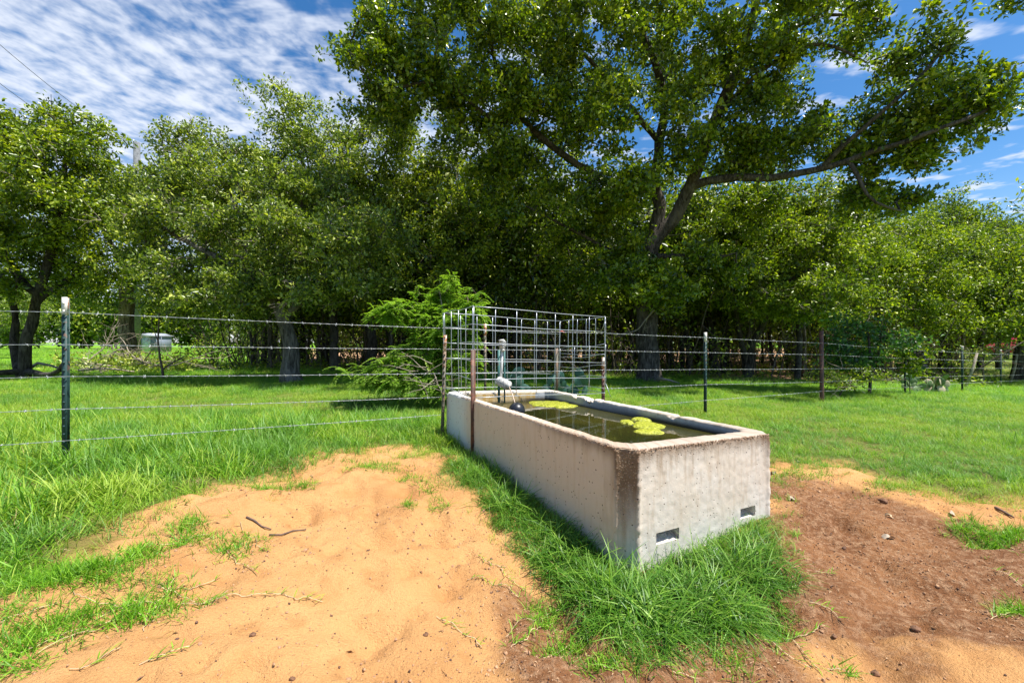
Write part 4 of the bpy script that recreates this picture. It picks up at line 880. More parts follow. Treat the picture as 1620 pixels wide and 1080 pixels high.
def place_wood():
    r = np.random.default_rng(77); pts = []
    wants = []
    # px range, D range, protos, count
    spec = [(400, 1300, 13.2, 19, (0, 1, 1, 1, 2), 56), (440, 1330, 19, 28, (0, 1, 2), 46), (380, 1500, 28, 45, (2, 0, 2), 40), (1250, 1900, 17, 30, (0, 2, 1), 22), (560, 1330, 16, 24, (3,), 14), (-350, 120, 24, 46, (2, 0), 9), (-500, -60, 11, 18, (0, 2), 5)]
    cnt = 0
    for (a, b_, d0, d1, ks, n) in spec:
        k = 0; tries = 0
        while k < n and tries < 4000:
            tries += 1; D = r.uniform(d0, d1); px = r.uniform(a, b_); x = (px-HX)/F*D
            mind = .55 if D < 19 else .8
            if any((x-q[0])**2+(D-q[1])**2 < mind**2 for q in pts): continue
            if abs(px-1027) < 30 and D < 16: continue
            pts.append((x, D)); kk = ks[r.integers(len(ks))]; sc = r.uniform(.8, 1.2)
            w, c = wood_protos[kk]
            lab = {0: 'slim dark trunk in the shaded wood behind the fence', 1: 'slender grey stemmed tree in the shaded wood behind the fence', 2: 'taller dark trunked tree deep in the wood behind the fence', 3: 'low leafy understorey bush in the shaded wood'}[kk]
            if a < -300: lab = 'dark trunked tree in the far tree line on the left' if b_ > 0 else 'tree standing beyond the left edge of the pasture'
            if a == 1250: lab = 'dark trunk standing in the shade behind the right fence'
            nm = 'understorey_bush' if kk == 3 else 'wood_tree'
            t = thing(nm, lab, 'bush' if kk == 3 else 'tree', (x, D, float(gz(x, D))-.03), {3: 'understorey bushes in the wood'}.get(kk, lab+' group'))
            t.rotation_euler = (0, 0, r.uniform(0, 6.28)); t.scale = (sc*r.uniform(.75, 1.1),)*2+(sc,)
            obj('trunk', w, t); obj('crown', c, t); k += 1
place_wood()
# far masses closing the view
def far_wood(name, label, y0, x0, x1, h, seed, n, m, size=.45, low=.2):
    r = np.random.default_rng(seed); nb = int((x1-x0)/1.6); pos = []
    bx = np.linspace(x0, x1, nb)+r.normal(0, .6, nb); by = y0+r.uniform(-3, 5, nb); bh = h*r.uniform(.6, 1.1, nb)
    k = n//nb
    for i in range(nb):
        d = r.normal(0, 1, (k, 3)); d /= np.linalg.norm(d, axis=1, keepdims=True); rr = r.random(k)**.4
        zc = bh[i]*.52+low; pos.append(np.stack([bx[i]+d[:, 0]*rr*2.0, by[i]+d[:, 1]*rr*1.8, zc+d[:, 2]*rr*bh[i]*.5], 1))
    pos = np.concatenate(pos); pos = pos[pos[:, 2] > .15]; pos[:, 2] += gz(pos[:, 0], pos[:, 1])*0
    me = leaves(name, pos, m, r, 4, .35, size, tone0=.4)
    return tag(obj(name, me), label, kind='stuff')
far_wood('distant_wood', 'dark mass of woodland closing the view behind the trunks', 50, -22, 75, 9, 5, 36000, M['oak_leaf_dark'])
far_wood('distant_wood', 'far tree line beyond the bright lawn on the left', 70, -130, -18, 11, 6, 42000, M['oak_leaf_dark'], size=.6)
far_wood('distant_wood', 'woodland behind the elms on the right', 40, 42, 95, 7, 7, 14000, M['elm_leaf'])

# ------------------------------------------------------------------ feathery bush, shrubs
def feather_bush():
    r = np.random.default_rng(91); t = Tree(91); D = 6.0; b0 = P(712, 640, D); b0[2] = float(gz(b0[0], b0[1]))-.03
    limbs = [[(712, 640, 6), (715, 580, 5.9), (705, 520, 5.9), (695, 460, 6)], [(712, 620, 6), (690, 580, 5.8), (660, 530, 5.7), (640, 490, 5.7)], [(713, 610, 6), (735, 560, 5.9), (745, 500, 5.9), (740, 470, 6)],
             [(712, 625, 6), (680, 600, 5.6), (630, 585, 5.4), (575, 598, 5.3)], [(690, 590, 5.8), (650, 575, 5.6), (600, 580, 5.5)]]
    for k, l in enumerate(limbs):
        w = [P(*p) for p in l]
        if k == 0: w[0] = b0
        t.limb(w, .028 if k == 0 else .018, .008)
    bl = [(690, 462, 6, 40, 20, .35), (650, 490, 5.8, 32, 18, .3), (725, 485, 6, 32, 18, .35), (680, 505, 5.8, 45, 22, .35), (735, 525, 6, 28, 25, .35), (748, 492, 6, 20, 18, .3), (620, 492, 5.7, 18, 10, .25), (700, 540, 5.8, 40, 25, .35), (670, 545, 5.7, 45, 20, .3), (720, 565, 5.8, 35, 25, .35), (640, 575, 5.5, 45, 16, .3), (590, 590, 5.35, 32, 14, .25), (640, 600, 5.4, 40, 13, .25), (690, 605, 5.6, 30, 18, .3)]
    att = []
    for (px, py, d, rx, ry, rz) in bl: att.append(clumps(r, P(px, py, d), (rx/F*d*1.0, rz, ry/F*d*1.05), 9, 6, .08, shell=.2))
    att = np.concatenate(att); t.grow(att, attach_min_z=b0[2]+.15, tip=.0025)
    # compound leaves: a drooping rachis with paired leaflets
    fr = []; 
    pos = []; dr = []
    for a in att:
        for _ in range(4):
            u = r.normal(0, 1, 3); u[0] -= .45; u[2] = u[2]*.55+.15; u /= np.linalg.norm(u); Lr = r.uniform(.10, .2)
            sd_ = np.cross(u, (0, 0, 1)); sd_ /= np.linalg.norm(sd_)+1e-6
            for k in range(13):
                s = (k+1)/13; c = a+u*Lr*s+np.array((0, 0, -.5*Lr*s*s)); 
                for sg in (1, -1): pos.append(c); dr.append(sd_*sg+u*.45+np.array((0, 0, -.25)))
    pos = np.array(pos); dr = np.array(dr); dr /= np.linalg.norm(dr, axis=1, keepdims=True); n = len(pos)
    nr = r.normal(0, .25, (n, 3))+np.array((0, 0, 1.)); nr -= (nr*dr).sum(1, keepdims=True)*dr; nr /= np.linalg.norm(nr, axis=1, keepdims=True); sd_ = np.cross(dr, nr)
    sz = r.uniform(.028, .048, n)[:, None]; V = np.empty((n, 4, 3)); V[:, 0] = pos; V[:, 1] = pos+dr*sz; V[:, 2] = pos+dr*sz*.5+sd_*sz*.22; V[:, 3] = pos+dr*sz*.5-sd_*sz*.22
    b = np.arange(n)[:, None]*4; tri = np.concatenate([b+np.array((0, 3, 1)), b+np.array((0, 1, 2))])
    tone = np.repeat(np.clip(np.repeat(r.normal(.5, .16, n//26), 26)+r.normal(0, .1, n), 0, 1), 4)
    root = thing('feathery_bush', 'bright green feathery mesquite bush behind the left fence post', 'bush')
    obj('stems', t.wood('feathery_bush_wood', M['bark_brown']), root); obj('foliage', mesh('feathery_foliage', V.reshape(-1, 3), tri, M['mesquite_leaf'], False, dict(tone=tone)), root)
    mb = MB()
    for k in range(14):
        p = P(r.uniform(640, 705), r.uniform(575, 620), 5.3); v = np.array((r.normal(0, 1), -.3, r.normal(.0, .35))); v /= np.linalg.norm(v); pts = [p]
        for _ in range(5): v = v+r.normal(0, .2, 3); v /= np.linalg.norm(v); pts.append(pts[-1]+v*.09)
        mb.tube(pts, np.linspace(.006, .002, 6), 4, False)
    o = obj('dead_twigs', mb.me('dead_twigs', M['dead_wood']), root); o['kind'] = 'stuff'
feather_bush()
tree('shrub', 'blue green leafy shrub right of the rusty pipe post', 9.0, (1375, 606),
     [(1368, 512, 9, 34, 16, .4, .6), (1405, 535, 9, 26, 15, .4, .6), (1340, 540, 9, 30, 16, .4, .6), (1380, 560, 9, 36, 18, .4, .7), (1335, 580, 8.8, 26, 12, .4, .6)],
     [(.035, .02, [(1375, 606, 9), (1378, 570, 9), (1372, 520, 9)]), (.02, .01, [(1376, 585, 9), (1400, 555, 9), (1405, 530, 9)]), (.02, .01, [(1375, 580, 9), (1350, 555, 9), (1340, 540, 9)])],
     M['blue_leaf'], M['bark_dark'], 41, dens=1.0, per=13, size=.085, spread=.10, sub=.14, cat='shrub', flare=0)
tree('shrub', 'low leafy shrub with arching twigs at the foot of the pipe post', 8.2, (1322, 615),
     [(1345, 600, 8.2, 38, 10, .35, 1), (1310, 597, 8.2, 22, 8, .3, .8), (1375, 592, 8.2, 22, 9, .3, .8)],
     [(.014, .007, [(1322, 615, 8.2), (1335, 600, 8.2), (1370, 590, 8.2)]), (.012, .006, [(1322, 612, 8.2), (1305, 600, 8.2), (1285, 590, 8.2)])],
     M['elm_leaf'], M['bark_dark'], 42, dens=1.1, per=12, size=.05, spread=.07, sub=.09, cat='shrub', flare=0, dead=6, tone0=.35)
tree('vine', 'light green leafy vine climbing the post beside the prickly pear', 9.3, (1440, 612),
     [(1440, 532, 9.3, 14, 10, .18, 1), (1450, 548, 9.25, 14, 12, .18, 1), (1436, 560, 9.3, 10, 14, .15, .8), (1412, 552, 9.3, 14, 10, .2, .7), (1436, 580, 9.3, 7, 14, .12, .5)],
     [(.010, .006, [(1440, 614, 9.3), (1436, 580, 9.3), (1440, 550, 9.3), (1442, 532, 9.3)]), (.006, .004, [(1437, 575, 9.3), (1420, 556, 9.3)])],
     M['elm_leaf'], M['bark_dark'], 43, dens=.28, per=9, size=.08, spread=.07, sub=.07, cat='vine', flare=0, tone0=.3, wid=.75)
def small_weed(label, px, py, D, seed, dens=.5):
    tree('sapling', label, D, (px, py), [(px, py-26, D, 28, 12, .4, 1), (px+12, py-36, D, 20, 8, .3, .6), (px-16, py-32, D, 14, 8, .3, .6)],
         [(.035, .02, [(px, py, D), (px+2, py-14, D), (px-2, py-28, D)]), (.012, .006, [(px+1, py-14, D), (px+18, py-28, D), (px+22, py-42, D)]), (.012, .006, [(px, py-18, D), (px-20, py-30, D)])],
         M['grey_leaf'], M['bark_brown'], seed, dens=dens, per=9, size=.07, spread=.10, sub=.13, cat='sapling', flare=0, dead=20)
small_weed('scrubby bare-stemmed sapling left of the last fence post in view', 1554, 590, 12.8, 61)

# prickly pears: every pad its own part
m, N, L, b = mat('cactus_skin'); co = coord(N)
f1 = noise_n(N, L, 9, 3, .5, co); c = ramp_n(N, L, f1, [(.4, (.07, .14, .045)), (.6, (.16, .22, .08))])
vo = nn(N, 'ShaderNodeTexVoronoi', Scale=26.); L.new(co, vo.inputs['Vector']); sp_ = ramp_n(N, L, vo.outputs['Distance'], [(.10, 1.), (.2, 0.)])
c = mix_n(N, L, sp_, c, (.45, .40, .28)); L.new(c, b.inputs['Base Color']); b.inputs['Roughness'].default_value = .5; M['cactus'] = m
M['cactus_blue'] = plain('blue_cactus_skin', (.055, .135, .10), .5, var=.3, scale=8)
M['cactus_dead'] = plain('dry_cactus_skin', (.42, .36, .24), .8, var=.3, scale=14, bump=.5)
def pad_mesh(name, m):
    V = []; n = 16; R = 6
    for side in (1, -1):
        for j in range(R+1):
            f = j/R
            for i in range(n):
                a = 2*math.pi*i/n; V.append((f*.5*math.sin(a)*(1-.12*math.cos(a+math.pi)), side*.075*math.sqrt(max(0, 1-f*f)), .5-f*.5*math.cos(a)))
    q = []
    for sd_ in range(2):
        o_ = sd_*(R+1)*n
        for j in range(R):
            for i in range(n): q.append((o_+j*n+i, o_+(j+1)*n+i, o_+(j+1)*n+(i+1) % n, o_+j*n+(i+1) % n))
    return mesh(name, V, np.array(q), m, True)
def pear(label, px, py, D, n, wid, hgt, mats, seed, ps=.17):
    r = np.random.default_rng(seed); b0 = P(px, py, D); b0[2] = float(gz(b0[0], b0[1])); root = thing('prickly_pear', label, 'cactus', tuple(b0))
    pads = [pad_mesh('pad', mm_) for mm_ in mats]; made = []
    for k in range(n):
        if k < n*.35 or not made: base = np.array((r.uniform(-wid, wid), r.uniform(-.3, .3)*wid, 0.)); tilt = r.normal(0, .35)
        else:
            pb, pt, ps_ = made[r.integers(len(made))]; base = pb+np.array((math.sin(pt)*.9, 0, math.cos(pt)*.9))*ps_; tilt = pt+r.normal(0, .55)
            if base[2] > hgt: base[2] *= .5
        s = ps*r.uniform(.75, 1.25); made.append((base, tilt, s))
        o = obj('pad', pads[r.integers(len(pads))], root, tuple(base)); o.rotation_euler = (r.normal(0, .3), tilt, r.uniform(-.9, .9)); o.scale = (s*.85, s, s)
pear('prickly pear clump with pale dry pads right of the vine', 1468, 608, 9.9, 38, .45, .45, (M['cactus'], M['cactus'], M['cactus_dead']), 5)
pear('blue green prickly pear in the shade seen through the cage', 870, 632, 7.3, 34, .62, .35, (M['cactus_blue'],), 6, ps=.2)
pear('small prickly pear at the back left of the dry one', 1447, 594, 10.6, 12, .2, .4, (M['cactus'],), 7, ps=.15)

# brush pile and small dead tree on the left
def dead_branching(mb, r, p, v, L_, rad, depth, ns=4):
    pts = [p]; n = 6
    for _ in range(n): v = v+r.normal(0, .16, 3); v /= np.linalg.norm(v); pts.append(pts[-1]+v*L_/n)
    pts = [np.array((q[0], q[1], max(q[2], float(gz(q[0], q[1]))+.01))) for q in pts]
    mb.tube(pts, np.linspace(rad, rad*.45, n+1), ns, False)
    if depth:
        for k in range(3):
            i = r.integers(2, n+1); dead_branching(mb, r, pts[i], v+r.normal(0, .55, 3), L_*.6, rad*.5, depth-1, 3)
def undergrowth():
    r = np.random.default_rng(140); mb = MB(); lv = []
    for k in range(780):
        D = 12.6+r.random()**1.3*20; px = r.uniform(330, 1330) if k % 5 else r.uniform(1300, 1520); x = (px-HX)/F*D; b0 = np.array((x, D, float(gz(x, D))-.02)); h = r.uniform(.7, 3.4)
        v = np.array((r.normal(0, .25), r.normal(0, .2), 1.)); pts = [b0]; n = 7
        for _ in range(n): v = v+r.normal(0, .17, 3)*np.array((1, 1, .5)); v /= np.linalg.norm(v); pts.append(pts[-1]+v*h/n)
        r0 = r.uniform(.009, .034); mb.tube(pts, np.linspace(r0, r0*.4, n+1), 4, False)
        for q in range(r.integers(2, 6)):
            i = r.integers(2, n); w = v*.4+r.normal(0, .6, 3); p = pts[i]; pp = [p]; l_ = r.uniform(.3, 1.1)
            for _ in range(4): w = w+r.normal(0, .2, 3); w /= np.linalg.norm(w); pp.append(pp[-1]+w*l_/4)
            mb.tube(pp, np.linspace(r0*.5, .003, 5), 3, False)
            if r.random() < .6: lv.append(pp[-1]); lv.append(pp[2])
        if r.random() < .6: lv.append(pts[-1])
    o = obj('undergrowth_stems', mb.me('undergrowth_stems', bark('bark_thicket', (.04, .03, .022), (.11, .085, .065), (.24, .19, .15)))); tag(o, 'tangle of thin crooked stems under the wood', kind='stuff')
    tag(obj('undergrowth_leaves', leaves('undergrowth_leaves', lv, M['oak_leaf_dark'], r, 12, .16, .10, tone0=.55)), 'sparse low leaves among the thicket stems', kind='stuff')
    # low herbs and litter hummocks at the wood's edge
    x = r.uniform(-9, 14, 900); y = r.uniform(11.5, 18, 900); pos = np.stack([x, y, gz(x, y)+r.uniform(.03, .22, 900)], 1); k = np.abs(x) < y*1.25
    tag(obj('wood_edge_herbs', leaves('wood_edge_herbs', pos[k], M['elm_leaf'], r, 14, .14, .07, tone0=.5)), 'low green herbs along the edge of the wood', kind='stuff')
undergrowth()
def brush():
    r = np.random.default_rng(14); mb = MB(); root = thing('brush_pile', 'pile of fallen dead branches around the brown trunk', 'brush pile')
    for k in range(26):
        px = r.uniform(125, 290); D = r.uniform(11.5, 13.5); p = P(px, 575, D); p[2] = float(gz(p[0], p[1]))+r.uniform(.02, .35)
        a = r.uniform(0, 6.28); dead_branching(mb, r, p, np.array((math.cos(a), math.sin(a)*.5, r.uniform(-.1, .35))), r.uniform(.6, 1.5), r.uniform(.012, .03), 2)
    o = obj('branches', mb.me('branches', M['dead_wood'], True), root); o['kind'] = 'stuff'
    pos = P(0, 0, 1)*0+np.stack([(r.uniform(115, 320, 240)-HX)/F*12.2, r.uniform(11.5, 13, 240), r.uniform(.2, .75, 240)], 1)
    o = obj('leaf_remnants', leaves('leaf_remnants', pos, M['grey_leaf'], r, 12, .12, .09, tone0=.7), root); o['kind'] = 'stuff'
    def log(label, pts, r0, r1):
        mb = MB(); W_ = [P(*p) for p in pts]; W_ = [np.array((q[0], q[1], max(q[2], float(gz(q[0], q[1]))+r0*.8))) for q in W_]; mb.tube(W_, np.linspace(r0, r1, len(W_)), 8)
        tag(obj('fallen_branch', mb.me('fallen_branch', M['dead_wood'], True)), label, 'branch')
    log('pale fallen branch lying on the grass below the brush pile', [(125, 586, 11), (160, 582, 11), (192, 585, 11)], .035, .02)
    log('curved pale branch arching beside the brown trunk', [(168, 580, 12.6), (178, 560, 12.6), (186, 554, 12.5), (196, 552, 12.5)], .045, .02)
    log('pale broken limb lying right of the dark left trunk', [(46, 583, 10.5), (60, 574, 10.5), (80, 578, 10.5), (105, 586, 10.4)], .04, .02)
    log('forked root limb lying beside the big oak trunk', [(1040, 598, 10.6), (1058, 601, 10.4), (1075, 606, 10.3)], .04, .015)
    mb = MB(); t = thing('dead_sapling', 'bare crooked dead sapling right of the brown trunk', 'dead tree')
    b0 = P(258, 600, 9.6); b0[2] = float(gz(b0[0], b0[1])); s = [b0, P(257, 585, 9.6), P(253, 565, 9.6), P(250, 540, 9.6), P(252, 490, 9.6), P(249, 440, 9.6)]
    mb.tube(s, np.linspace(.028, .01, 6), 6); dead_branching(mb, r, s[1], np.array((.7, 0, .8)), .5, .018, 1); dead_branching(mb, r, s[3], np.array((-.5, 0, .7)), .7, .012, 2); dead_branching(mb, r, s[0]+np.array((0, 0, .04)), np.array((.9, -.2, .02)), .4, .014, 1)
    obj('stem', mb.me('stem', M['stick'], True), t)
    for (lab, a, e, D) in (('leaning grey stub of wood right of the prickly pear', (1527, 596), (1546, 558), 11.6), ('leaning stub post by the red car', (1598, 588), (1609, 560), 13.2)):
        mb = MB(); p0 = P(*a, D); p0[2] = float(gz(p0[0], p0[1])); mb.tube([p0, (p0+P(*e, D))/2+np.array((.03, 0, 0)), P(*e, D)], [.035, .032, .025], 8)
        tag(obj('leaning_stub', mb.me('leaning_stub', M['dead_wood'], True)), lab, 'stub')
    # hanging dead limb against the big trunk
    mb = MB(); dead_branching(mb, r, P(1035, 490, 10.4), np.array((-.45, 0, -.75)), .75, .022, 2); tag(obj('hanging_branch', mb.me('hanging_branch', M['dead_wood'], True)), 'pale broken branch hanging in front of the big oak trunk', 'branch')
brush()

# utility pole and lines, far building, red car, grey bin
def far_things():
    t = thing('utility_pole', 'grey wooden utility pole rising above the left trees', 'utility pole'); D = 26
    mb = MB(); top = P(216.5, 226, D); bot = np.array((top[0], top[1], .0)); mb.tube([bot, top], [.2, .17], 12); obj('pole_shaft', mb.me('pole_shaft', plain('weathered_pole', (.13, .14, .15), .85, var=.4, scale=8), True), t)
    mb = MB(); mb.tube([top+np.array((-.05, -.17, -.05)), top+np.array((-.05, -.17, .12))], .03, 8); obj('insulator', mb.me('insulator', M['galv'], True), t)
    wm = plain('power_line', (.05, .05, .055), .6)
    for (lab, a, e) in (('upper power line dropping to the utility pole', P(-60, 18, 15), P(212, 228, D)), ('lower power line passing behind the left tree', P(-60, 85, 16), P(180, 245, D))):
        mb = MB(); pts = [a+(e-a)*k/16-np.array((0, 0, .35*4*(k/16)*(1-k/16))) for k in range(17)]; mb.tube(pts, .011, 5, False); tag(obj('power_line', mb.me('power_line', wm)), lab, 'power line')
    # pale shed far behind the brown trunk
    D = 45; t = thing('shed', 'small pale metal shed glimpsed right of the brown trunk', 'shed'); c = P(235, 560, D); g = float(gz(c[0], c[1])); w, h, d = 1.7, 1.7, 2.0
    mw = plain('shed_metal', (.16, .185, .23), .5, var=.12, scale=3); x0, x1, y0, y1 = c[0]-w/2, c[0]+w/2, D, D+d
    mb = MB(); mb.box((c[0], D+d/2, g+h/2), (w, d, h)); obj('wall', mb.me('wall', mw), t)
    for k in range(9): mb = MB(); mb.box((x0+.15+k*.26, y0-.02, g+h/2), (.05, .036, h-.1)); obj('rib', mb.me('rib', mw), t)
    mb = MB(); V = [(x0-.15, y0-.2, g+h+.01), (x1+.15, y0-.2, g+h+.01), (x1+.15, y1+.2, g+h+.01), (x0-.15, y1+.2, g+h+.01), (c[0], y0-.2, g+h+.35), (c[0], y1+.2, g+h+.35)]
    mb.add(V, q=[(0, 3, 5, 4), (1, 4, 5, 2), (0, 1, 2, 3)], t=[(0, 4, 1), (3, 2, 5)]); obj('roof', mb.me('roof', plain('shed_roof', (.36, .38, .42), .5)), t)
    mb = MB(); mb.box((c[0]-.2, y0-.045, g+1.), (.9, .03, 2.)); obj('door', mb.me('door', plain('shed_door', (.42, .46, .54), .5)), t)
    # red car
    D = 30; c = P(1622, 568, D); g = float(gz(c[0], c[1])); t = thing('parked_car', 'dark red car parked in the shade at the right edge', 'car', (c[0]+.3, D, g)); 
    red = plain('red_car_paint', (.33, .012, .03), .25, var=.05); gl = plain('car_glass', (.02, .025, .03), .1); rb = plain('tyre_rubber', (.02, .02, .02), .8); rm = plain('wheel_rim', (.5, .5, .52), .35, .8)
    prof = [(-2.2, .35), (-2.2, .75), (-1.9, .95), (-1.0, 1.0), (-.45, 1.42), (1.1, 1.45), (1.75, 1.02), (2.15, .95), (2.2, .35)]
    def extr(p, w2, m_, nm, tp=.0):
        V = [(a, -w2+(tp if z > 1.1 else 0), z) for a, z in p]+[(a, w2-(tp if z > 1.1 else 0), z) for a, z in p]; k = len(p); me = bpy.data.meshes.new(nm)
        me.from_pydata(V, [], [tuple(range(k)), tuple(range(2*k-1, k-1, -1))]+[(i, i+k, (i+1) % k+k, (i+1) % k) for i in range(k)]); me.materials.append(m_); return obj(nm, me, t)
    extr(prof, .88, red, 'body', .16)
    for sgn in (-1, 1):
        for (a, b_) in ((-.75, .15), (.25, 1.2)):
            me = bpy.data.meshes.new('window'); yy = sgn*.895
            me.from_pydata([(a+.15 if a < 0 else a, yy*.88, 1.36), (b_, yy*.88, 1.36), (b_+.12, yy, 1.02), (a-.1, yy, 1.02)], [], [(0, 1, 2, 3)]); me.materials.append(gl); obj('window', me, t)
        for a in (-1.4, 1.4):
            mb = MB(); mb.tube([(a, sgn*.78, .33), (a, sgn*.93, .33)], .33, 20); wo = obj('wheel', mb.me('wheel', rb), t); mb = MB(); mb.tube([(a, sgn*.9, .33), (a, sgn*.945, .33)], .2, 16); obj('rim', mb.me('rim', rm), wo)
    mb = MB(); mb.box((-2.18, -.6, .72), (.08, .3, .12)); obj('headlight', mb.me('headlight', M['white_paint']), t); mb = MB(); mb.box((-2.18, .6, .72), (.08, .3, .12)); obj('headlight', mb.me('headlight', M['white_paint']), t)
    # grey bin with a domed lid
    D = 17; c = P(1454.5, 566, D); g = float(gz(c[0], c[1])); t = thing('storage_drum', 'grey drum with a shiny domed lid among the shaded trunks', 'drum', (c[0], D, g)); gm = plain('grey_drum', (.16, .18, .20), .45, .3)
    h = (EYE-(548-HY)/F*D)-g
    mb = MB(); zz = np.linspace(0, h*.88, 13); mb.tube([(0, 0, z) for z in zz], [.27+.012*(k % 3 == 0) for k in range(13)], 24); obj('drum_body', mb.me('drum_body', gm, True), t)
    mb = MB(); mb.tube([(0, 0, h*.88), (0, 0, h*.9), (0, 0, h*.96), (0, 0, h)], [.3, .3, .2, .04], 24); obj('lid', mb.me('lid', plain('shiny_lid', (.62, .66, .7), .25, .6), True), t)
far_things()

# ------------------------------------------------------------------ grass: tufts instanced by geometry nodes
def tuft(name, seed, n, h, w, spread, curl, m, seg=4, straw=0.):
    r = np.random.default_rng(seed); V = []; Q = []; T = []; tone = []; k0 = 0
    for _ in range(n):
        a = r.uniform(0, 6.28); b0 = np.array((r.normal(0, spread), r.normal(0, spread), -.01)); L_ = h*r.uniform(.5, 1.15); el = r.uniform(.75, 1.45); d = np.array((math.cos(a)*math.cos(el), math.sin(a)*math.cos(el), math.sin(el)))
        sd_ = np.array((-math.sin(a+r.normal(0, .5)), math.cos(a), 0)); p = b0.copy(); tn = np.clip(r.normal(.45, .2), 0, 1)
        cv = curl*r.uniform(.4, 1.4)
        for i in range(seg+1):
            f = i/seg; ww = w*(1-f)**.6*.5+.0002; V.append(p-sd_*ww); V.append(p+sd_*ww); tone += [np.clip(tn+.25*f-.1, 0, 1)]*2
            d = d+np.array((math.cos(a)*cv*.3, math.sin(a)*cv*.3, -cv*.42)); d /= np.linalg.norm(d); p = p+d*L_/seg
        for i in range(seg): o_ = k0+i*2; Q.append((o_, o_+1, o_+3, o_+2))
        k0 += (seg+1)*2
    return mesh(name, V, np.array(Q), m, False, dict(tone=np.array(tone)))
def scatter(name, label, pts, scl, protos, seed, normal_tilt=.15, pick=None):
    r = np.random.default_rng(seed); n = len(pts)
    rot = np.stack([r.normal(0, normal_tilt, n), r.normal(0, normal_tilt, n), r.uniform(0, 6.28, n)], 1)
    me = bpy.data.meshes.new(name); me.vertices.add(n); me.vertices.foreach_set('co', np.ascontiguousarray(pts, np.float32).ravel())
    a = me.attributes.new('rot', 'FLOAT_VECTOR', 'POINT'); a.data.foreach_set('vector', rot.astype(np.float32).ravel())
    a = me.attributes.new('scl', 'FLOAT', 'POINT'); a.data.foreach_set('value', np.asarray(scl, np.float32))
    a = me.attributes.new('pick', 'INT', 'POINT'); a.data.foreach_set('value', (r.integers(0, len(protos), n) if pick is None else pick).astype(np.int32))
    o = obj(name, me); tag(o, label, kind='stuff')
    ng = bpy.data.node_groups.new(name+'_nodes', 'GeometryNodeTree'); ng.interface.new_socket('Geometry', in_out='INPUT', socket_type='NodeSocketGeometry'); ng.interface.new_socket('Geometry', in_out='OUTPUT', socket_type='NodeSocketGeometry')
    N = ng.nodes; L = ng.links; gi = N.new('NodeGroupInput'); go = N.new('NodeGroupOutput'); ip = N.new('GeometryNodeInstanceOnPoints')
    g2 = N.new('GeometryNodeGeometryToInstance')
    for pm in reversed(protos):
        po = bpy.data.objects.new(name+'_source', pm); oi = N.new('GeometryNodeObjectInfo'); oi.inputs[0].default_value = po; L.new(oi.outputs['Geometry'], g2.inputs[0])
    ip.inputs['Pick Instance'].default_value = True
    def na(nm, dt):
        q = N.new('GeometryNodeInputNamedAttribute'); q.data_type = dt; q.inputs[0].default_value = nm; return [x for x in q.outputs if x.enabled][0]
    L.new(gi.outputs[0], ip.inputs['Points']); L.new(g2.outputs[0], ip.inputs['Instance']); L.new(na('pick', 'INT'), ip.inputs['Instance Index'])
    er = N.new('FunctionNodeEulerToRotation'); L.new(na('rot', 'FLOAT_VECTOR'), er.inputs[0]); L.new(er.outputs[0], ip.inputs['Rotation'])
    L.new(na('scl', 'FLOAT'), ip.inputs['Scale']); L.new(ip.outputs[0], go.inputs[0])
    md = o.modifiers.new('scatter', 'NODES'); md.node_group = ng
    print(name, n); return o
TP_IN = lambda x, y: None
tr_poly = np.array([TP(s, t)[:2] for s, t in ((-.0, -.0), (TW, 0), (TW, TL), (0, TL))])
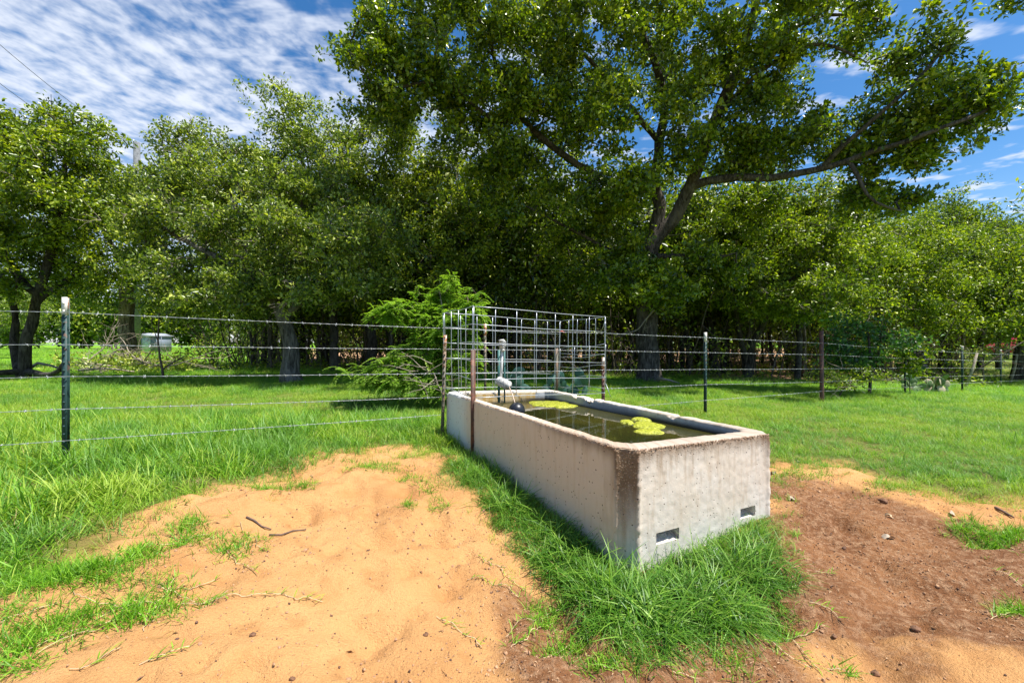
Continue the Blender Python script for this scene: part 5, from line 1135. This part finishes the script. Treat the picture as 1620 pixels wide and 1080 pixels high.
def meadow():
    r = np.random.default_rng(3); out = []; sc = []
    for (d0, d1, dens, s) in ((1.2, 2.6, 760, .8), (2.6, 4.2, 820, .85), (4.2, 6.5, 620, .95), (6.5, 10, 330, 1.1), (10, 15, 95, 1.5), (15, 24, 26, 2.0), (24, 60, 5.5, 3.0)):
        hw = d1*1.32+.5; n = int((d1-d0)*2*hw*dens); x = r.uniform(-hw, hw, n); y = r.uniform(d0, d1, n)
        keep = np.abs(x) < y*1.30+.6; x, y = x[keep], y[keep]
        sd_ = poly_sd(x, y, SAND_L); nz = fbm(x, y, 3.2, 4, 5)-.5; lf = fbm(x, y, 1.1, 3, 71)
        dd = -(sd_+nz*.42)+.07; prob = sst(-.02, .26, dd)
        far = sst(2.8, 5.0, y)
        cl = fbm(x, y, 5.5, 2, 79); hgt = (.50+1.15*sst(.0, .7, dd)*sst(5.5, 3.2, y)*sst(1.5, -1., x)*(.5+.8*lf)+.45*sst(0, .6, dd)*lf)*(.55+.9*cl); hgt = np.where(x > 1., hgt*1.0, hgt)
        patch = sst(.33, .42, fbm(x, y, 1.7, 3, 73)); prob *= np.where(x > .6, .62+.38*patch, .3+.7*patch)
        wood = sst(12, 14.5, y+(fbm(x, y, .5, 3, 9)-.5)*4)*sst(-11, -7.5, x+(y-14)*.42)*(1-sst(8., 16., x-(y-12)*.85)*.8)
        prob *= 1-.93*wood
        k = (r.random(len(x)) < prob) & (poly_sd(x, y, tr_poly) < -.01); x, y = x[k], y[k]
        out.append(np.stack([x, y, gsurf(x, y)], 1)); sc.append(s*hgt[k]*r.uniform(.7, 1.3, k.sum()))
    pts = np.concatenate(out); scl = np.concatenate(sc)
    yel = leaf_mat('grass_yellow', (.10, .18, .012), (.23, .37, .027), (.44, .55, .09), rough=.5, trans=.35, spec=.3); dk = leaf_mat('grass_deep', (.04, .115, .015), (.11, .26, .03), (.25, .44, .08), rough=.5, trans=.35, spec=.4); dry = leaf_mat('grass_dry', (.25, .19, .08), (.42, .33, .16), (.6, .5, .3), rough=.7, trans=.2, spec=.2)
    protos = [tuft('tuft', 100+i, 15, .125, .0036, .035, .6, M['grass'], 3) for i in range(3)]+[tuft('tuft', 110+i, 15, .115, .0035, .035, .55, yel, 3) for i in range(2)]+[tuft('tuft', 120+i, 14, .13, .0037, .032, .62, dk, 3) for i in range(2)]+[tuft('tuft', 130, 8, .09, .0034, .05, .7, dry, 3), tuft('tuft', 131, 6, .055, .017, .03, .9, dk, 3)]
    q = fbm(pts[:, 0], pts[:, 1], 1.9, 3, 93)+r.normal(0, .17, len(pts))+.05*(pts[:, 0] > 1); pick = np.where(q > .56, 3+r.integers(0, 2, len(q)), np.where(q < .42, 5+r.integers(0, 2, len(q)), r.integers(0, 3, len(q))))
    u = r.random(len(q)); pick = np.where(u < .055, 7, np.where(u > .985, 8, pick))
    scatter('meadow_grass', 'bright green pasture grass', pts, scl, protos, 4, pick=pick)
meadow()
CL = Gpoly([(700, 722), (735, 712), (790, 735), (830, 775), (910, 830), (960, 850), (1010, 840), (1100, 830), (1160, 815), (1205, 800), (1228, 838), (1246, 868), (1258, 905), (1250, 955), (1205, 992), (1140, 1022), (1080, 1046), (1005, 1050), (952, 1022), (912, 982), (880, 930), (848, 895), (815, 862), (788, 826), (755, 796), (728, 768), (695, 745)])
def trough_grass():
    r = np.random.default_rng(8); n = 9500; x0, y0 = CL.min(0)-.2; x1, y1 = CL.max(0)+.2; x = r.uniform(x0, x1, n); y = r.uniform(y0, y1, n)
    sd_ = poly_sd(x, y, CL)+(fbm(x, y, 6, 3, 81)-.5)*.16; k = (r.random(n) < sst(-.05, .09, sd_)) & (poly_sd(x, y, tr_poly) < -.004); x, y, sd_ = x[k], y[k], sd_[k]
    s = .42+.72*sst(-.03, .22, sd_)*r.uniform(.45, 1.35, len(x))*(.6+.8*fbm(x, y, 8, 2, 83)); s = np.where(y > 2.6, s*.75, s)
    dt = -poly_sd(x, y, tr_poly); s *= np.clip(.50+dt*1.7, .45, 1.)
    pts = np.stack([x, y, gsurf(x, y)], 1)
    scatter('trough_grass', 'thick long grass clump hugging the base of the trough', pts, s, [tuft('long_tuft', 200+i, 10, .245, .0052, .026, .70, M['grass_dense'], 5) for i in range(6)]+[tuft('long_tuft', 220, 6, .17, .0035, .03, .8, M['straw_grass'], 4)], 9, .22, pick=np.where(r.random(len(s)) < .05, 6, r.integers(0, 6, len(s))))
trough_grass()
# extra sparse clumps on the bare soil
def patches():
    r = np.random.default_rng(17); P_ = []; S_ = []
    spec = [(50, 925, 60, 22, 230), (115, 912, 40, 16, 120), (10, 890, 40, 20, 120), (225, 880, 30, 14, 90), (300, 835, 30, 10, 60), (420, 775, 30, 8, 60), (360, 862, 50, 16, 90), (300, 855, 30, 12, 60), (165, 905, 55, 26, 170), (240, 940, 60, 30, 90), (170, 985, 80, 22, 130), (60, 1000, 70, 25, 110), (20, 1040, 50, 25, 60), (575, 738, 26, 10, 70), (610, 745, 22, 8, 40), (645, 755, 22, 10, 50), (648, 805, 12, 7, 20), (690, 800, 14, 8, 20), (470, 765, 30, 9, 60), (680, 770, 20, 14, 40),
            (1560, 845, 50, 14, 170), (1600, 850, 50, 14, 160), (1520, 835, 20, 10, 30), (1610, 960, 35, 9, 60), (1300, 750, 40, 10, 60), (1250, 745, 25, 12, 50), (1400, 775, 40, 8, 50), (900, 1010, 50, 30, 70), (980, 1055, 60, 18, 50), (1230, 985, 40, 25, 60), (860, 960, 30, 25, 50), (1150, 1040, 40, 20, 40), (560, 700, 60, 15, 80), (1340, 1060, 10, 4, 8)]
    for (px, py, rx, ry, n) in spec:
        for _ in range(n):
            q = G(px+r.normal(0, rx*.6), py+r.normal(0, ry*.6)); P_.append(q); S_.append(r.uniform(.35, .8))
    P_ = np.array(P_); P_[:, 2] = gsurf(P_[:, 0], P_[:, 1])
    scatter('sparse_grass', 'scattered short grass tufts on the bare sand', P_, S_, [tuft('short_tuft', 300+i, 8, .10, .0042, .02, .75, M['grass'], 3) for i in range(4)], 18, .35)
patches()
# runners creeping over the sand
def runners():
    r = np.random.default_rng(23); V = []; Q = []; tone = []; mb = MB(); n0 = 0
    lines = [((310, 950), (510, 943)), ((150, 990), (330, 905)), ((30, 1035), (190, 985)), ((120, 940), (250, 990)), ((230, 1010), (300, 915)), ((180, 960), (360, 940)), ((260, 930), (340, 950)), ((110, 1075), (190, 1045)), ((220, 1065), (300, 1040)), ((0, 990), (90, 960)), ((60, 1040), (150, 1000)),
             ((800, 985), (900, 940)), ((810, 1010), (870, 960)), ((1220, 980), (1290, 1055)), ((1190, 1000), (1285, 1050)), ((1290, 900), (1320, 905)), ((1240, 1000), (1300, 985)), ((1280, 965), (1330, 978)), ((1560, 900), (1620, 925)), ((1570, 980), (1610, 955)), ((860, 1020), (960, 990)), ((690, 960), (760, 1010)), ((380, 830), (420, 870)), ((340, 860), (400, 905)), ((250, 860), (330, 850)), ((750, 870), (830, 920)), ((740, 900), (820, 935)), ((1030, 1060), (1100, 1075)), ((1310, 1055), (1350, 1045)), ((930, 1030), (990, 1078))]
    for (a, e) in lines:
        A, B = G(*a), G(*e); n = int(np.linalg.norm(B-A)/.012)+4; w = np.cumsum(r.normal(0, .0035, n)); dr = (B-A)/np.linalg.norm(B-A); sd_ = np.cross(dr, (0, 0, 1.)); pts = A+(B-A)*np.linspace(0, 1, n)[:, None]+sd_*w[:, None]
        pts[:, 2] = gsurf(pts[:, 0], pts[:, 1])+.004+.006*np.abs(np.sin(np.arange(n)*.25)); mb.tube(pts, .0013, 3, False)
        for i in range(2, n, 2):
            for k in range(r.integers(1, 4)):
                ang = r.normal(0, .9); L_ = r.uniform(.02, .055); d = dr*math.cos(ang)+sd_*math.sin(ang)*(1 if r.random() < .5 else -1); el = r.uniform(.1, .9); d = d*math.cos(el)+np.array((0, 0, math.sin(el))); s2 = np.cross(d, (0, 0, 1.)); s2 /= np.linalg.norm(s2)+1e-6
                p = pts[i]; q1 = p+d*L_*.5; q2 = p+d*L_-np.array((0, 0, L_*.15)); ww = .0017
                V += [p-s2*ww*.6, p+s2*ww*.6, q1-s2*ww, q1+s2*ww, q2]; Q.append((n0, n0+1, n0+3, n0+2)); Q.append((n0+2, n0+3, n0+4, n0+4)); tone += [np.clip(r.normal(.6, .2), 0, 1)]*5; n0 += 5
    Q = np.array(Q); quads = Q[::2]; tris = Q[1::2, :3]
    o = tag(obj('creeping_grass', mesh('creeping_grass', V, [quads, tris], M['grass'], False, dict(tone=np.array(tone)))), 'grass runners creeping over the bare soil', kind='stuff')
    o = obj('runner_stems', mb.me('runner_stems', M['straw'])); tag(o, 'thin straw coloured runner stems lying on the soil', kind='stuff')
runners()
# crumbs, straw, leaf litter
def crumbs():
    r = np.random.default_rng(31)
    def ico(name, m, s):
        mb = MB(); mb.sphere((0, 0, 0), s, 6, 4, (1, .8, .6)); mb.v[0] += np.random.default_rng(int(s*1e5)).normal(0, s*.16, mb.v[0].shape); return mb.me(name, m)
    def flake(name, m, L_, w):
        return mesh(name, [(-L_/2, 0, 0), (0, -w/2, .002), (L_/2, 0, .001), (0, w/2, .003)], np.array([(0, 1, 2, 3)]), m)
    def sample(n, poly, lo=0.):
        x = r.uniform(-4.5, 6, n*3); y = r.uniform(1.1, 5.5, n*3); k = (poly_sd(x, y, poly) > lo) & (np.abs(x) < y*1.3+.3) & (poly_sd(x, y, tr_poly) < -.02); k &= r.random(len(k)) < np.clip(fbm(x, y, 2.3, 3, 91)*2.6-.75, .05, 1); return x[k][:n], y[k][:n]
    tan = plain('tan_straw', (.42, .27, .15), .85, var=.35, scale=9); dark = plain('dark_crumb', (.13, .07, .045), .95, var=.5, scale=60); mid = plain('sand_crumb', (.42, .24, .13), .95, var=.3, scale=60)
    x, y = sample(42000, SAND_L); scatter('soil_crumbs', 'small soil crumbs strewn over the sand', np.stack([x, y, gsurf(x, y)+.001], 1), r.gamma(1.2, .4, len(x))+.15, [ico('crumb', dark, .0026), ico('crumb', mid, .0042), ico('crumb', mid, .0026)], 33, .5)
    x, y = sample(34000, DIRT, -.15); scatter('straw_bits', 'dry straw bits trodden into the brown soil', np.stack([x, y, gsurf(x, y)+.003], 1), r.uniform(.5, 1.6, len(x)), [flake('bit', tan, .013, .0017), flake('bit', tan, .008, .0026), flake('bit', tan, .018, .0013), ico('crumb', dark, .0025)], 34, .3)
    x, y = sample(1800, SAND_L); scatter('straw_scraps', 'thin scattered straw scraps on the sand', np.stack([x, y, gsurf(x, y)+.003], 1), r.uniform(.6, 1.8, len(x)), [flake('bit', tan, .02, .0016), flake('bit', plain('brown_scrap', (.22, .12, .07), .9), .018, .004)], 35, .3)
    # countable clods and sticks
    def clod(label, px, py, s, seed, g=None):
        q = G(px, py); rr = np.random.default_rng(seed); mb = MB(); mb.sphere((0, 0, 0), s, 12, 8, (1.15, .9, .7)); V = mb.v[0]; V *= (1+1.1*(fbm(V[:, 0]/s*2, V[:, 1]/s*2+V[:, 2]/s*3, 1.3, 3, seed)-.5))[:, None]; V += rr.normal(0, s*.07, V.shape)
        o = obj('clod', mb.me('clod', M['soil_clod']), None, (q[0], q[1], float(gsurf(q[0], q[1])[0])+s*.4)); tag(o, label, 'clod', 'clods on the bare ground')
    clod('round brown clod on the dirt nearest the right grass edge', 1397, 795, .021, 1); clod('brown lump lying in the middle of the dirt at right', 1449, 996, .014, 2)
    clod('dark crusted lump near the bottom right corner', 1385, 1047, .012, 3); clod('small dark clod in the sand left of the trough grass', 674, 995, .008, 4)
    clod('little crumbly clod on the sand below the sticks', 400, 1008, .009, 5); clod('dark clod at the bottom of the left sand', 462, 1068, .008, 6); clod('dark pellet on the brown soil right of the grass clump', 1320, 1003, .008, 7)
    def stick(label, pts, r0, r1):
        mb = MB(); W_ = []
        for a in pts: q = G(*a); q[2] = float(gsurf(q[0], q[1])[0])+r0*1.2; W_.append(q)
        mb.tube(W_, np.linspace(r0, r1, len(W_)), 7); tag(obj('stick', mb.me('stick', M['stick'], True)), label, 'stick')
    stick('short brown stick, left of the two on the sand', [(390, 824), (402, 826), (414, 829), (429, 832)], .0052, .003)
    stick('longer curved brown stick, right of the two on the sand', [(426, 841), (445, 841), (463, 835), (484, 830)], .0045, .003)
    stick('dry stem lying on the dirt by the right grass patch', [(1575, 800), (1590, 806), (1603, 818)], .009, .005)
    # dead leaves
    lm_ = plain('dead_leaf', (.42, .34, .25), .8, var=.35, scale=20)
    for k, (lab, px, py) in enumerate((('curled pale dead leaf on the dirt right of the trough', 1253, 791), ('shrivelled pale leaf at the dirt edge behind the trough corner', 1222, 742), ('crumpled pale leaf in thin grass right of the trough', 1262, 725), ('pale dead leaf by the bare patch on the right', 1508, 806), ('tan dead leaf lying mid dirt', 1405, 846), ('tiny green leaf lying on the right dirt', 1407, 816))):
        q = G(px, py); rr = np.random.default_rng(k); n = 10; V = []; s = .035
        for i in range(n+1):
            f = i/n; w = s*.35*math.sin(math.pi*min(1, f*1.02))**.7*(1+.4*math.sin(f*19+k)); V += [(s*(f-.5)*1.6, -w, .008+.012*math.sin(f*5+k)), (s*(f-.5)*1.6, 0, .003+.006*math.sin(f*3)), (s*(f-.5)*1.6, w, .012+.008*math.cos(f*6+k))]
        Q = [(3*i+c_, 3*i+c_+1, 3*i+c_+4, 3*i+c_+3) for i in range(n) for c_ in (0, 1)]
        o = obj('dead_leaf', mesh('dead_leaf', V, np.array(Q), lm_ if k < 5 else M['straw'], True), None, (q[0], q[1], float(gsurf(q[0], q[1])[0]))); o.rotation_euler = (0, 0, rr.uniform(0, 6)); tag(o, lab, 'dead leaf')
crumbs()
